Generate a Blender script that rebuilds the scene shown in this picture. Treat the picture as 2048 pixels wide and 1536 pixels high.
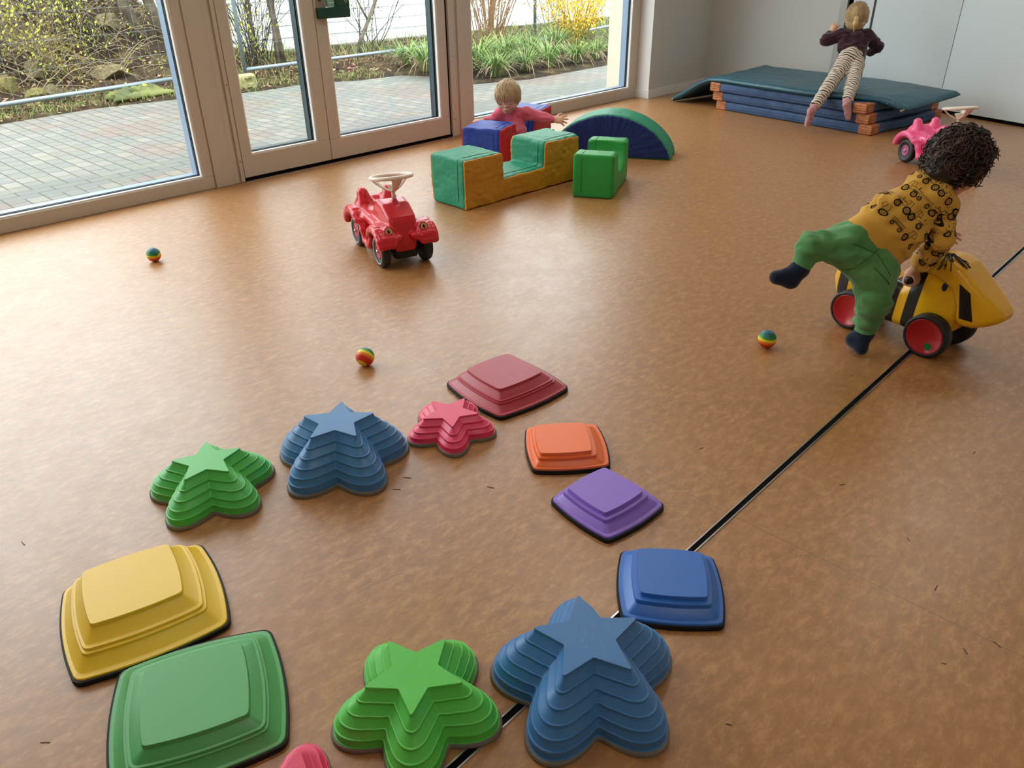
import bpy, bmesh, math, random
import numpy as np
from mathutils import Vector, Matrix
from mathutils.bvhtree import BVHTree

for o in list(bpy.data.objects):
    bpy.data.objects.remove(o)
S = bpy.context.scene
COL = S.collection

# ------------------------------------------------------------------ camera
cam_d = bpy.data.cameras.new('camera')
cam_d.sensor_fit = 'HORIZONTAL'; cam_d.sensor_width = 36.0
cam_d.lens = 1540.0 / 2048.0 * 36.0
cam_d.clip_start = 0.05; cam_d.clip_end = 200
cam = bpy.data.objects.new('camera', cam_d); COL.objects.link(cam)
Zc = np.array([-36/1540.0, 2732/1540.0, 1.0]); Zc /= np.linalg.norm(Zc)
vx = np.array([1705/1540.0, 890/1540.0, -1.0])
Xc = vx - Zc*vx.dot(Zc); Xc /= np.linalg.norm(Xc)
Yc = np.cross(Zc, Xc)
M4 = Matrix.Identity(4)
for i, row in enumerate((Xc, Yc, Zc)):
    for j in range(3): M4[i][j] = float(row[j])
M4[2][3] = 1.2
cam.matrix_world = M4
S.camera = cam

# ------------------------------------------------------------------ world: bright overcast sky
W = bpy.data.worlds.new('overcast_sky'); S.world = W; W.use_nodes = True
nt = W.node_tree; nt.nodes.clear()
wo = nt.nodes.new('ShaderNodeOutputWorld'); bg = nt.nodes.new('ShaderNodeBackground')
tc = nt.nodes.new('ShaderNodeTexCoord'); sx = nt.nodes.new('ShaderNodeSeparateXYZ'); rp = nt.nodes.new('ShaderNodeValToRGB')
nt.links.new(tc.outputs['Generated'], sx.inputs[0]); nt.links.new(sx.outputs['Z'], rp.inputs[0])
rp.color_ramp.elements[0].position = 0.0; rp.color_ramp.elements[0].color = (0.72, 0.77, 0.80, 1)
rp.color_ramp.elements[1].position = 0.7; rp.color_ramp.elements[1].color = (0.93, 0.97, 1.0, 1)
nt.links.new(rp.outputs[0], bg.inputs[0]); bg.inputs[1].default_value = 5.8
nt.links.new(bg.outputs[0], wo.inputs[0])

def area_light(name, loc, sx_, sy_, power, col=(1, 1, 1)):
    l = bpy.data.lights.new(name, 'AREA'); l.shape = 'RECTANGLE'; l.size = sx_; l.size_y = sy_
    l.energy = power; l.color = col
    o = bpy.data.objects.new(name, l); COL.objects.link(o); o.location = loc
    return o
# unseen fill lights added to brighten the room; their panels follow further down
FILL_SPOTS = [(0.6, 2.4, 3.01), (3.4, 2.4, 3.01), (0.6, -0.6, 3.01), (5.4, 0.9, 3.01)]
for p in FILL_SPOTS:
    area_light('fill_light', p, 1.1, 0.5, 9, (1.0, 0.93, 0.84))

S.view_settings.view_transform = 'Standard'; S.view_settings.look = 'None'
S.view_settings.gamma = 1.0; S.view_settings.use_curve_mapping = False
S.view_settings.exposure = 0.12

# ------------------------------------------------------------------ materials
def lin(r, g, b):
    f = lambda c: (c/255/12.92) if c/255 <= .04045 else ((c/255+.055)/1.055)**2.4
    return (f(r), f(g), f(b), 1)
def mat(name, col, rough=.5, spec=.5, metal=0, bump=None, var=None, sheen=0, stretch=(1, 1, 1), coat=0):
    """bump=(scale,strength,distance)  var=(scale, colour2, lo, hi)"""
    m = bpy.data.materials.new(name); m.use_nodes = True; t = m.node_tree; b = t.nodes['Principled BSDF']
    b.inputs['Base Color'].default_value = col; b.inputs['Roughness'].default_value = rough
    b.inputs['Specular IOR Level'].default_value = spec; b.inputs['Metallic'].default_value = metal
    b.inputs['Sheen Weight'].default_value = sheen; b.inputs['Coat Weight'].default_value = coat
    if bump or var:
        tc = t.nodes.new('ShaderNodeTexCoord'); mp = t.nodes.new('ShaderNodeMapping'); mp.inputs['Scale'].default_value = stretch
        t.links.new(tc.outputs['Object'], mp.inputs[0])
    if bump:
        n = t.nodes.new('ShaderNodeTexNoise'); n.inputs['Scale'].default_value = bump[0]; n.inputs['Detail'].default_value = 5
        t.links.new(mp.outputs[0], n.inputs['Vector'])
        bp = t.nodes.new('ShaderNodeBump'); bp.inputs['Strength'].default_value = bump[1]; bp.inputs['Distance'].default_value = bump[2]
        t.links.new(n.outputs['Fac'], bp.inputs['Height']); t.links.new(bp.outputs[0], b.inputs['Normal'])
    if var:
        n = t.nodes.new('ShaderNodeTexNoise'); n.inputs['Scale'].default_value = var[0]; n.inputs['Detail'].default_value = 6
        t.links.new(mp.outputs[0], n.inputs['Vector'])
        r = t.nodes.new('ShaderNodeValToRGB'); r.color_ramp.elements[0].position = var[2]; r.color_ramp.elements[1].position = var[3]
        r.color_ramp.elements[0].color = col; r.color_ramp.elements[1].color = var[1]
        t.links.new(n.outputs['Fac'], r.inputs[0]); t.links.new(r.outputs[0], b.inputs['Base Color'])
    return m
def node(t, kind, **kw):
    n = t.nodes.new(kind)
    for k, v in kw.items(): setattr(n, k, v)
    return n

# ------------------------------------------------------------------ mesh helpers
def tag(o, label=None, cat=None, group=None, kind=None):
    if label: o['label'] = label
    if cat: o['category'] = cat
    if group: o['group'] = group
    if kind: o['kind'] = kind
    return o
def link_mesh(name, verts, faces, m, parent=None, smooth=False, loc=(0, 0, 0), mats=None, fmat=None):
    me = bpy.data.meshes.new(name)
    if isinstance(verts, np.ndarray): verts = verts.tolist()
    if isinstance(faces, np.ndarray): faces = faces.tolist()
    me.from_pydata(verts, [], faces)
    for mm in (mats or [m]): me.materials.append(mm)
    if fmat is not None: me.polygons.foreach_set('material_index', np.asarray(fmat, dtype=np.int32))
    if smooth: me.polygons.foreach_set('use_smooth', np.ones(len(me.polygons), dtype=bool))
    me.update()
    o = bpy.data.objects.new(name, me); COL.objects.link(o); o.location = loc
    if parent: o.parent = parent
    return o
def empty(name, loc=(0, 0, 0), rz=0):
    o = bpy.data.objects.new(name, None); COL.objects.link(o); o.empty_display_size = .1
    o.location = loc; o.rotation_euler = (0, 0, rz); return o
class MB:
    """collects simple pieces into one mesh"""
    def __init__(s): s.v = []; s.f = []; s.m = []
    def add(s, v, f, m=0):
        n = len(s.v); s.v += [tuple(map(float, q)) for q in v]; s.f += [tuple(i+n for i in q) for q in f]; s.m += [m]*len(f)
    def box(s, a, b, m=0):
        (x0, y0, z0), (x1, y1, z1) = a, b
        v = [(x, y, z) for z in (z0, z1) for (x, y) in ((x0, y0), (x1, y0), (x1, y1), (x0, y1))]
        s.add(v, [(3, 2, 1, 0), (4, 5, 6, 7), (0, 1, 5, 4), (1, 2, 6, 5), (2, 3, 7, 6), (3, 0, 4, 7)], m)
    def prism(s, poly, z0, z1, m=0):
        n = len(poly); v = [(x, y, z0) for x, y in poly]+[(x, y, z1) for x, y in poly]
        f = [tuple(reversed(range(n))), tuple(range(n, 2*n))]+[(i, (i+1) % n, n+(i+1) % n, n+i) for i in range(n)]
        s.add(v, f, m)
    def tube(s, pts, r, n=8, m=0, cap=True, closed=False):
        pts = [Vector(p) for p in pts]; k = len(pts)
        rr = r if hasattr(r, '__len__') else [r]*k
        v = []; f = []; up = None
        for i, p in enumerate(pts):
            if closed: d = pts[(i+1) % k]-pts[i-1]
            else: d = pts[min(i+1, k-1)]-pts[max(i-1, 0)]
            if d.length < 1e-9: d = Vector((0, 0, 1))
            d.normalize()
            if up is None:
                up = d.orthogonal().normalized()
            up = (up-d*up.dot(d));
            if up.length < 1e-6: up = d.orthogonal()
            up.normalize(); w = d.cross(up)
            for j in range(n):
                a = 2*math.pi*j/n; v.append(p+(up*math.cos(a)+w*math.sin(a))*rr[i])
        for i in range(k if closed else k-1):
            i2 = (i+1) % k
            for j in range(n): f.append((i*n+j, i*n+(j+1) % n, i2*n+(j+1) % n, i2*n+j))
        if cap and not closed: f += [tuple(reversed(range(n))), tuple(range((k-1)*n, k*n))]
        s.add(v, f, m)
    def lathe(s, prof, origin, axis, n=32, m=0, closed=True):
        """prof: list of (r, h) along axis"""
        ax = Vector(axis).normalized(); u = ax.orthogonal().normalized(); w = ax.cross(u); o = Vector(origin); v = []; f = []
        for r, h in prof:
            for j in range(n):
                a = 2*math.pi*j/n; v.append(o+ax*h+(u*math.cos(a)+w*math.sin(a))*r)
        k = len(prof)
        for i in range(k-1):
            for j in range(n): f.append((i*n+j, i*n+(j+1) % n, (i+1)*n+(j+1) % n, (i+1)*n+j))
        if closed: f += [tuple(reversed(range(n))), tuple(range((k-1)*n, k*n))]
        s.add(v, f, m)
    def build(s, name, m, parent=None, smooth=False, loc=(0, 0, 0), mats=None):
        return link_mesh(name, s.v, s.f, m, parent, smooth, loc, mats, s.m if mats else None)
def bevel(o, w, seg=2, angle=40):
    b = o.modifiers.new('bevel', 'BEVEL'); b.width = w; b.segments = seg; b.limit_method = 'ANGLE'; b.angle_limit = math.radians(angle)
    b.harden_normals = False
    return o
def smooth_angle(o, deg=35):
    me = o.data
    me.polygons.foreach_set('use_smooth', np.ones(len(me.polygons), dtype=bool))
    bm = bmesh.new(); bm.from_mesh(me)
    for e in bm.edges:
        if len(e.link_faces) == 2 and e.calc_face_angle(0) > math.radians(deg): e.smooth = False
    bm.to_mesh(me); bm.free(); return o
def rot_basis(fwd, up):
    f = np.array(fwd, float); f /= np.linalg.norm(f); u = np.array(up, float); u = u-f*u.dot(f); u /= np.linalg.norm(u)
    l = np.cross(u, f)            # left-hand side of something facing fwd
    return np.stack([f, l, u], axis=1)   # columns: forward, left, up

# ------------------------------------------------------------------ signed-distance modelling (for bodies, clothes, moulded plastic)
class SDF:
    def __init__(s, lo, hi, h):
        s.h = h; s.lo = np.array(lo, float); s.n = np.ceil((np.array(hi)-s.lo)/h).astype(int)+1
        s.F = np.full(s.n, 1.0, dtype=np.float32)
        s.ax = [s.lo[i]+h*np.arange(s.n[i]) for i in range(3)]
    def block(s, lo, hi, pad):
        a = np.clip(np.floor((np.array(lo)-pad-s.lo)/s.h).astype(int), 0, s.n-1)
        b = np.clip(np.ceil((np.array(hi)+pad-s.lo)/s.h).astype(int)+1, 1, s.n)
        sl = tuple(slice(a[i], max(b[i], a[i]+1)) for i in range(3))
        P = np.stack(np.meshgrid(s.ax[0][sl[0]], s.ax[1][sl[1]], s.ax[2][sl[2]], indexing='ij'), axis=-1).astype(np.float32)
        return sl, P
    def comb(s, sl, d, k, op):
        a = s.F[sl]
        if op == 'add':
            if k > 0:
                h = np.clip(.5+.5*(a-d)/k, 0, 1); r = a*(1-h)+d*h-k*h*(1-h)
            else: r = np.minimum(a, d)
        elif op == 'sub':
            if k > 0:
                h = np.clip(.5-.5*(a+d)/k, 0, 1); r = a*(1-h)-d*h+k*h*(1-h)
            else: r = np.maximum(a, -d)
        else:
            r = np.maximum(a, d)
        s.F[sl] = r
    def cap(s, a, b, ra, rb, k=0, op='add'):
        a = np.array(a, float); b = np.array(b, float); R_ = max(ra, rb)
        sl, P = s.block(np.minimum(a, b)-R_, np.maximum(a, b)+R_, k+2*s.h+.01)
        ba = b-a; L2 = max(ba.dot(ba), 1e-12); t = np.clip(((P-a)@ba)/L2, 0, 1)
        d = np.linalg.norm(P-a-t[..., None]*ba, axis=-1)-(ra+(rb-ra)*t)
        s.comb(sl, d, k, op)
    def ell(s, c, r, Mx=None, k=0, op='add'):
        c = np.array(c, float); r = np.array(r, float); Mx = np.eye(3) if Mx is None else Mx
        R_ = r.max(); sl, P = s.block(c-R_, c+R_, k+2*s.h+.01)
        q = (P-c)@Mx; k0 = np.linalg.norm(q/r, axis=-1); k1 = np.linalg.norm(q/(r*r), axis=-1)+1e-9
        s.comb(sl, k0*(k0-1)/k1, k, op)
    def rbox(s, c, half, rad, Mx=None, k=0, op='add'):
        c = np.array(c, float); half = np.array(half, float); Mx = np.eye(3) if Mx is None else Mx
        R_ = np.linalg.norm(half)+rad; sl, P = s.block(c-R_, c+R_, k+2*s.h+.01)
        q = np.abs((P-c)@Mx)-half+rad
        d = np.linalg.norm(np.maximum(q, 0), axis=-1)+np.minimum(q.max(axis=-1), 0)-rad
        s.comb(sl, d, k, op)
    def func(s, lo, hi, fn, k=0, op='add'):
        sl, P = s.block(lo, hi, k+2*s.h+.01); s.comb(sl, fn(P), k, op)
    def plane(s, p, n, radius, k=0):
        """cut away the side the normal points to, within a radius"""
        p = np.array(p, float); n = np.array(n, float); n /= np.linalg.norm(n)
        sl, P = s.block(p-radius, p+radius, 0)
        d = (P-p)@n; ins = np.linalg.norm(P-p, axis=-1) < radius
        s.F[sl] = np.where(ins, np.maximum(s.F[sl], d), s.F[sl])
    def warp(s, fn):
        sl = tuple(slice(0, n) for n in s.n)
        band = np.abs(s.F) < .05
        idx = np.nonzero(band)
        P = np.stack([s.ax[i][idx[i]] for i in range(3)], axis=-1)
        s.F[idx] += fn(P).astype(np.float32)
    def mesh(s, smooth_iter=1):
        F = s.F; F[0] = F[-1] = 1; F[:, 0] = F[:, -1] = 1; F[:, :, 0] = F[:, :, -1] = 1
        n = F.shape; ins = F < 0
        c = ins[:-1, :-1, :-1].astype(np.int8)
        offs = [(i, j, k) for i in (0, 1) for j in (0, 1) for k in (0, 1)]
        cnt = np.zeros((n[0]-1, n[1]-1, n[2]-1), np.int8)
        for (i, j, k) in offs: cnt += ins[i:n[0]-1+i, j:n[1]-1+j, k:n[2]-1+k]
        act = np.nonzero((cnt > 0) & (cnt < 8)); A = np.stack(act, axis=-1)
        vid = np.full(cnt.shape, -1, np.int64); vid[act] = np.arange(len(A))
        acc = np.zeros((len(A), 3)); w = np.zeros(len(A))
        for a in range(8):
            for ax in range(3):
                o = offs[a]
                if o[ax]: continue
                o2 = list(o); o2[ax] = 1
                f0 = F[A[:, 0]+o[0], A[:, 1]+o[1], A[:, 2]+o[2]]; f1 = F[A[:, 0]+o2[0], A[:, 1]+o2[1], A[:, 2]+o2[2]]
                m = (f0 < 0) != (f1 < 0); t = np.where(m, f0/np.where(m, f0-f1, 1), 0)
                p = np.array(o, float)[None, :].repeat(len(A), 0); p[:, ax] += t
                acc += p*m[:, None]; w += m
        V = (A+acc/w[:, None])*s.h+s.lo
        faces = []
        for ax in range(3):
            u, v = (ax+1) % 3, (ax+2) % 3
            sl0 = [slice(0, n[i]) for i in range(3)]; sl1 = list(sl0)
            sl0[ax] = slice(0, n[ax]-1); sl1[ax] = slice(1, n[ax])
            i0 = ins[tuple(sl0)]; i1 = ins[tuple(sl1)]
            for flip in (0, 1):
                E = np.stack(np.nonzero((i0 & ~i1) if flip == 0 else (~i0 & i1)), axis=-1)
                E = E[(E[:, u] > 0) & (E[:, v] > 0) & (E[:, u] < n[u]-1) & (E[:, v] < n[v]-1)]
                if not len(E): continue
                q = []
                for (du, dv) in ((0, 0), (-1, 0), (-1, -1), (0, -1)):
                    e = E.copy(); e[:, u] += du; e[:, v] += dv; q.append(vid[e[:, 0], e[:, 1], e[:, 2]])
                q = np.stack(q, axis=-1)
                if flip: q = q[:, ::-1]
                faces.append(q)
        Fc = np.concatenate(faces)
        for _ in range(smooth_iter):
            sm = np.zeros_like(V); cn = np.zeros(len(V))
            for a, b in ((0, 1), (1, 2), (2, 3), (3, 0)):
                np.add.at(sm, Fc[:, a], V[Fc[:, b]]); np.add.at(cn, Fc[:, a], 1)
                np.add.at(sm, Fc[:, b], V[Fc[:, a]]); np.add.at(cn, Fc[:, b], 1)
            V = V*.4+.6*sm/cn[:, None]
        return V, Fc
    def build(s, name, m, parent=None, it=1, mats=None):
        V, Fc = s.mesh(it)
        off = np.array(parent.location) if parent else np.zeros(3)
        return link_mesh(name, V-off, Fc, m, parent, True, mats=mats)
def sd_poly(P2, poly):
    """signed distance to 2D polygon"""
    poly = np.array(poly, float); d = np.full(P2.shape[:-1], 1e9); sgn = np.ones(P2.shape[:-1])
    n = len(poly)
    for i in range(n):
        a = poly[i]; b = poly[i-1]; e = b-a; w = P2-a
        t = np.clip((w@e)/(e@e), 0, 1); r = w-t[..., None]*e; d = np.minimum(d, (r**2).sum(-1))
        c1 = P2[..., 1] >= a[1]; c2 = P2[..., 1] < b[1]; c3 = e[0]*w[..., 1] > e[1]*w[..., 0]
        al = (c1 & c2 & c3) | (~c1 & ~c2 & ~c3); sgn = np.where(al, -sgn, sgn)
    return sgn*np.sqrt(d)
def round_and(d1, d2, r):
    q1 = d1+r; q2 = d2+r
    return np.sqrt(np.maximum(q1, 0)**2+np.maximum(q2, 0)**2)+np.minimum(np.maximum(q1, q2), 0)-r
_rs = np.random.RandomState(5)
_dirs = _rs.normal(size=(10, 3)); _dirs /= np.linalg.norm(_dirs, axis=1)[:, None]; _ph = _rs.uniform(0, 6.28, 10)
def wob(P, scale, n=10):
    """cheap smooth pseudo noise about -1..1"""
    r = 0
    for i in range(n): r = r+np.sin((P@_dirs[i])*scale*(1+.13*i)+_ph[i]+1.3*np.sin((P@_dirs[(i+3) % 10])*scale*.7+_ph[(i+5) % 10]))
    return r/math.sqrt(n)/1.2
def bez(pts, n=16):
    """catmull-rom through pts"""
    P = [np.array(p, float) for p in pts]; P = [2*P[0]-P[1]]+P+[2*P[-1]-P[-2]]; out = []
    for i in range(1, len(P)-2):
        for k in range(n):
            t = k/n; a, b, c, d = P[i-1:i+3]
            out.append(.5*((2*b)+(-a+c)*t+(2*a-5*b+4*c-d)*t*t+(-a+3*b-3*c+d)*t**3))
    out.append(P[-2]); return out
# ================================================================== the room
m_wall = mat('wall_paint', lin(205, 203, 196), .75, .3, bump=(180, .12, .002))
m_panel = mat('cupboard_laminate', lin(222, 232, 234), .42, .4)
m_frame = mat('window_frame_paint', lin(198, 188, 172), .38, .5)
m_white = mat('white_trim', lin(232, 232, 230), .4, .5)
m_dark = mat('dark_gasket', lin(14, 22, 26), .4, .4)
m_outer = mat('outer_frame_teal', lin(26, 52, 60), .35, .5)
m_outer2 = mat('outer_frame_grey', lin(120, 140, 162), .35, .5)
m_alu = mat('aluminium', lin(200, 200, 200), .28, .5, metal=1)
m_black = mat('black_gap', lin(8, 8, 8), .8, .1)
m_ceil = mat('ceiling_paint', lin(235, 234, 230), .8, .2)

def floor_material():
    m = bpy.data.materials.new('linoleum'); m.use_nodes = True; t = m.node_tree; b = t.nodes['Principled BSDF']
    L = t.links.new
    tc = node(t, 'ShaderNodeTexCoord')
    def noise(scale, stretch, detail, rough=.6, rot=0.35):
        mp = node(t, 'ShaderNodeMapping'); mp.inputs['Scale'].default_value = stretch; mp.inputs['Rotation'].default_value = (0, 0, rot)
        L(tc.outputs['Object'], mp.inputs[0]); n = node(t, 'ShaderNodeTexNoise'); n.inputs['Scale'].default_value = scale
        n.inputs['Detail'].default_value = detail; n.inputs['Roughness'].default_value = rough; n.inputs['Distortion'].default_value = .25
        L(mp.outputs[0], n.inputs['Vector']); return n
    n1 = noise(44, (.5, 1, 1), 8, .75); n2 = noise(3.0, (1, 1, 1), 4, .5, 0); n3 = noise(110, (.35, 1, 1), 3, .5, .1)
    r1 = node(t, 'ShaderNodeValToRGB'); e = r1.color_ramp.elements
    e[0].position = .33; e[0].color = lin(142, 97, 51); e[1].position = .66; e[1].color = lin(190, 139, 84)
    x = r1.color_ramp.elements.new(.5); x.color = lin(162, 112, 62)
    L(n1.outputs['Fac'], r1.inputs[0])
    mx = node(t, 'ShaderNodeMix', data_type='RGBA', blend_type='MIX'); L(r1.outputs[0], mx.inputs[6]); mx.inputs[7].default_value = lin(168, 118, 66)
    rr = node(t, 'ShaderNodeMapRange'); rr.inputs[1].default_value = .4; rr.inputs[2].default_value = .65; rr.inputs[4].default_value = .35; L(n2.outputs['Fac'], rr.inputs[0]); L(rr.outputs[0], mx.inputs[0])
    mx3 = node(t, 'ShaderNodeMix', data_type='RGBA', blend_type='MIX'); L(mx.outputs[2], mx3.inputs[6]); mx3.inputs[7].default_value = lin(194, 150, 104)
    r3 = node(t, 'ShaderNodeMapRange'); r3.inputs[1].default_value = .6; r3.inputs[2].default_value = .78; r3.inputs[4].default_value = .55; L(n3.outputs['Fac'], r3.inputs[0]); L(r3.outputs[0], mx3.inputs[0])
    # welded seams between the linoleum sheets (perpendicular to the windows)
    sp = node(t, 'ShaderNodeSeparateXYZ'); L(tc.outputs['Object'], sp.inputs[0])
    sub = node(t, 'ShaderNodeMath', operation='SUBTRACT'); L(sp.outputs[0], sub.inputs[0]); sub.inputs[1].default_value = 1.421
    pm = node(t, 'ShaderNodeMath', operation='PINGPONG'); L(sub.outputs[0], pm.inputs[0]); pm.inputs[1].default_value = 1.0
    lt = node(t, 'ShaderNodeMath', operation='LESS_THAN'); L(pm.outputs[0], lt.inputs[0]); lt.inputs[1].default_value = .0011
    ml = node(t, 'ShaderNodeMath', operation='MULTIPLY'); L(lt.outputs[0], ml.inputs[0]); ml.inputs[1].default_value = .6
    mx2 = node(t, 'ShaderNodeMix', data_type='RGBA', blend_type='MIX'); L(ml.outputs[0], mx2.inputs[0]); L(mx3.outputs[2], mx2.inputs[6]); mx2.inputs[7].default_value = lin(105, 70, 42)
    L(mx2.outputs[2], b.inputs['Base Color'])
    b.inputs['Specular IOR Level'].default_value = .95; b.inputs['Coat Weight'].default_value = .2; b.inputs['Coat Roughness'].default_value = .34
    n4 = noise(9, (1, 1, 1), 4, .5, 0)
    rg = node(t, 'ShaderNodeMapRange'); rg.inputs[1].default_value = .3; rg.inputs[2].default_value = .7; rg.inputs[3].default_value = .36; rg.inputs[4].default_value = .42
    L(n4.outputs['Fac'], rg.inputs[0]); L(rg.outputs[0], b.inputs['Roughness'])
    bp = node(t, 'ShaderNodeBump'); bp.inputs['Strength'].default_value = .08; bp.inputs['Distance'].default_value = .002
    L(n3.outputs['Fac'], bp.inputs['Height']); L(bp.outputs[0], b.inputs['Normal'])
    return m
m_floor = floor_material()
mb = MB(); mb.prism([(-3, -3.2), (7.3, -3.2), (7.3, 4.40), (-3, 4.40)], -.12, 0); fl = mb.build('floor', m_floor); tag(fl, kind='structure')
# dark scuffs and crumbs on the floor
m_scuff = mat('scuff_mark', lin(80, 52, 34), .6)
random.seed(3)
mb = MB()
for (x, y) in ((1.36, .10), (1.42, .06), (1.30, .12), (1.5, .2), (1.62, .3), (2.1, .3), (1.72, .5), (.9, .35), (1.1, 1.15), (.2, 1.8), (.0, 1.35), (.05, 1.2), (2.3, .72), (1.62, .85), (.93, 1.32), (.98, 1.34)):
    a = random.uniform(0, 3.1); l = random.uniform(.004, .012); w = .0012
    c, s_ = math.cos(a), math.sin(a)
    mb.add([(x+c*l*u-s_*w*v, y+s_*l*u+c*w*v, .0006) for u, v in ((-1, -1), (1, -.6), (1, .6), (-1, 1))]+[(x+c*l*u*.8-s_*w*v*.5, y+s_*l*u*.8+c*w*v*.5, .0012) for u, v in ((-1, -1), (1, -.6), (1, .6), (-1, 1))],
           [(0, 1, 5, 4), (1, 2, 6, 5), (2, 3, 7, 6), (3, 0, 4, 7), (4, 5, 6, 7)])
o = mb.build('floor_scuffs', m_scuff); tag(o, kind='stuff', label='small dark scuff marks and crumbs scattered on the linoleum', cat='marks')

# partition rail let into the floor
yt = .645
mb = MB(); mb.box((-3, yt-.0062, -.01), (6.69, yt+.0062, .0008)); t_ = mb.build('trim_1', m_black); tag(t_, kind='structure')
mb = MB()
for s_ in (-1, 1): mb.box((-3, yt+s_*.0080-.0016, -.01), (6.69, yt+s_*.0080+.0016, .0025))
mb.build('rail_edge', m_alu, t_)

# walls behind and beside the camera, ceiling
def struct(name, mb, m, parent=None):
    o = mb.build(name, m, parent)
    if not parent: tag(o, kind='structure')
    return o
mb = MB(); mb.box((-3.1, -3.3, -.05), (-3.0, 4.5, 3.10)); struct('wall_left', mb, m_wall)
mb = MB(); mb.box((-3.0, -3.3, -.05), (7.4, -3.2, 3.10)); struct('wall_front', mb, m_wall)
mb = MB(); mb.box((-3.1, -3.3, 3.10), (7.5, 4.5, 3.20)); struct('ceiling', mb, m_ceil)
mb = MB()
mb.box((-3.0, 4.39, -.05), (-1.262, 4.55, 3.10)); mb.box((-1.262, 4.40, 2.902), (6.213, 4.55, 3.10))
struct('wall_windows', mb, m_wall)
mb = MB(); mb.prism([(6.216, 4.255), (7.3, 4.255), (7.3, 4.6), (6.216, 4.6)], -.05, 3.10); struct('wall_right', mb, m_wall)
mb = MB(); mb.box((6.213, 4.243, 0), (7.18, 4.255, .075)); mb.box((6.204, 4.243, 0), (6.216, 4.392, .075)); o = struct('baseboard_right', mb, m_white); bevel(o, .002)
# white reveal strip beside the window
mb = MB(); mb.box((6.2145, 4.2535, .075), (6.2165, 4.39, 3.10)); struct('trim_2', mb, m_white)

# back wall : plaster piece, door joints and laminate panels
XB = 7.18
def ywall(y0, y1, name, m, x=XB, z0=0, z1=3.10, th=.1):
    mb = MB(); mb.box((x, min(y0, y1), z0), (x+th, max(y0, y1), z1)); o = struct(name, mb, m); bevel(o, .0015); return o
ywall(4.255, 3.020, 'wall_back', m_wall)
ywall(3.020, 2.962, 'trim_3', mat('jamb_grey', lin(168, 166, 160), .35, .5, metal=.2), x=XB-.012)
ywall(2.962, 2.916, 'trim_4', m_black, x=XB+.02)
ywall(2.916, 2.746, 'wall_panel_narrow', m_panel, x=XB-.004)
ywall(2.746, 2.728, 'trim_5', mat('joint_strip', lin(70, 66, 66), .5), x=XB+.004)
ywall(2.728, 2.072, 'wall_panel_middle', m_panel)
mb = MB(); a = Vector((7.174, 2.066, 0)); d = Vector((-.236, -.7, 0)).normalized(); n = Vector((-d.y, d.x, 0)); n = n if n.x > 0 else -n
b_ = a+d*5.4
q = [a+n*.0, b_+n*.0, b_+n*.1, a+n*.1]
mb.prism([(p.x, p.y) for p in q], .026, 3.10); o = struct('wall_panel_end', mb, m_panel)
mb = MB(); q = [a+n*.004, b_+n*.004, b_+n*.1, a+n*.1]; mb.prism([(p.x, p.y) for p in q], 0, .026); struct('trim_6', mb, m_black)
mb = MB(); q = [a+n*.02+d*-.004, a+n*.02, a+n*.1, a+n*.1+d*-.03]
mb.prism([(7.18+.004, 2.062), (7.28, 2.062), (7.28, 2.075), (7.184, 2.075)], 0, 3.10); struct('trim_7', mb, mat('joint_brown', lin(120, 96, 88), .6))

# ------------------------------------------------------------------ glazing
def glass_material():
    m = bpy.data.materials.new('window_glass'); m.use_nodes = True; t = m.node_tree; t.nodes.clear()
    out = node(t, 'ShaderNodeOutputMaterial'); tr = node(t, 'ShaderNodeBsdfTransparent'); tr.inputs[0].default_value = (.95, .97, .96, 1)
    gl = node(t, 'ShaderNodeBsdfGlossy'); gl.inputs['Roughness'].default_value = .01; lw = node(t, 'ShaderNodeLayerWeight'); lw.inputs[0].default_value = .5; pw = node(t, 'ShaderNodeMath', operation='POWER'); pw.inputs[1].default_value = 5; t.links.new(lw.outputs['Facing'], pw.inputs[0]); fr = node(t, 'ShaderNodeMath', operation='MULTIPLY_ADD'); fr.inputs[1].default_value = .9; fr.inputs[2].default_value = .04; t.links.new(pw.outputs[0], fr.inputs[0])
    mx = node(t, 'ShaderNodeMixShader'); t.links.new(fr.outputs[0], mx.inputs[0]); t.links.new(tr.outputs[0], mx.inputs[1]); t.links.new(gl.outputs[0], mx.inputs[2]); t.links.new(mx.outputs[0], out.inputs[0])
    return m
m_glass = glass_material()
def ring_frame(mb, x0, x1, z0, z1, gx0, gx1, gz0, gz1, y0, y1):
    mb.box((x0, y0, z0), (x1, y1, gz0)); mb.box((x0, y0, gz1), (x1, y1, z1))
    mb.box((x0, y0, gz0), (gx0, y1, gz1)); mb.box((gx1, y0, gz0), (x1, y1, gz1))
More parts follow.
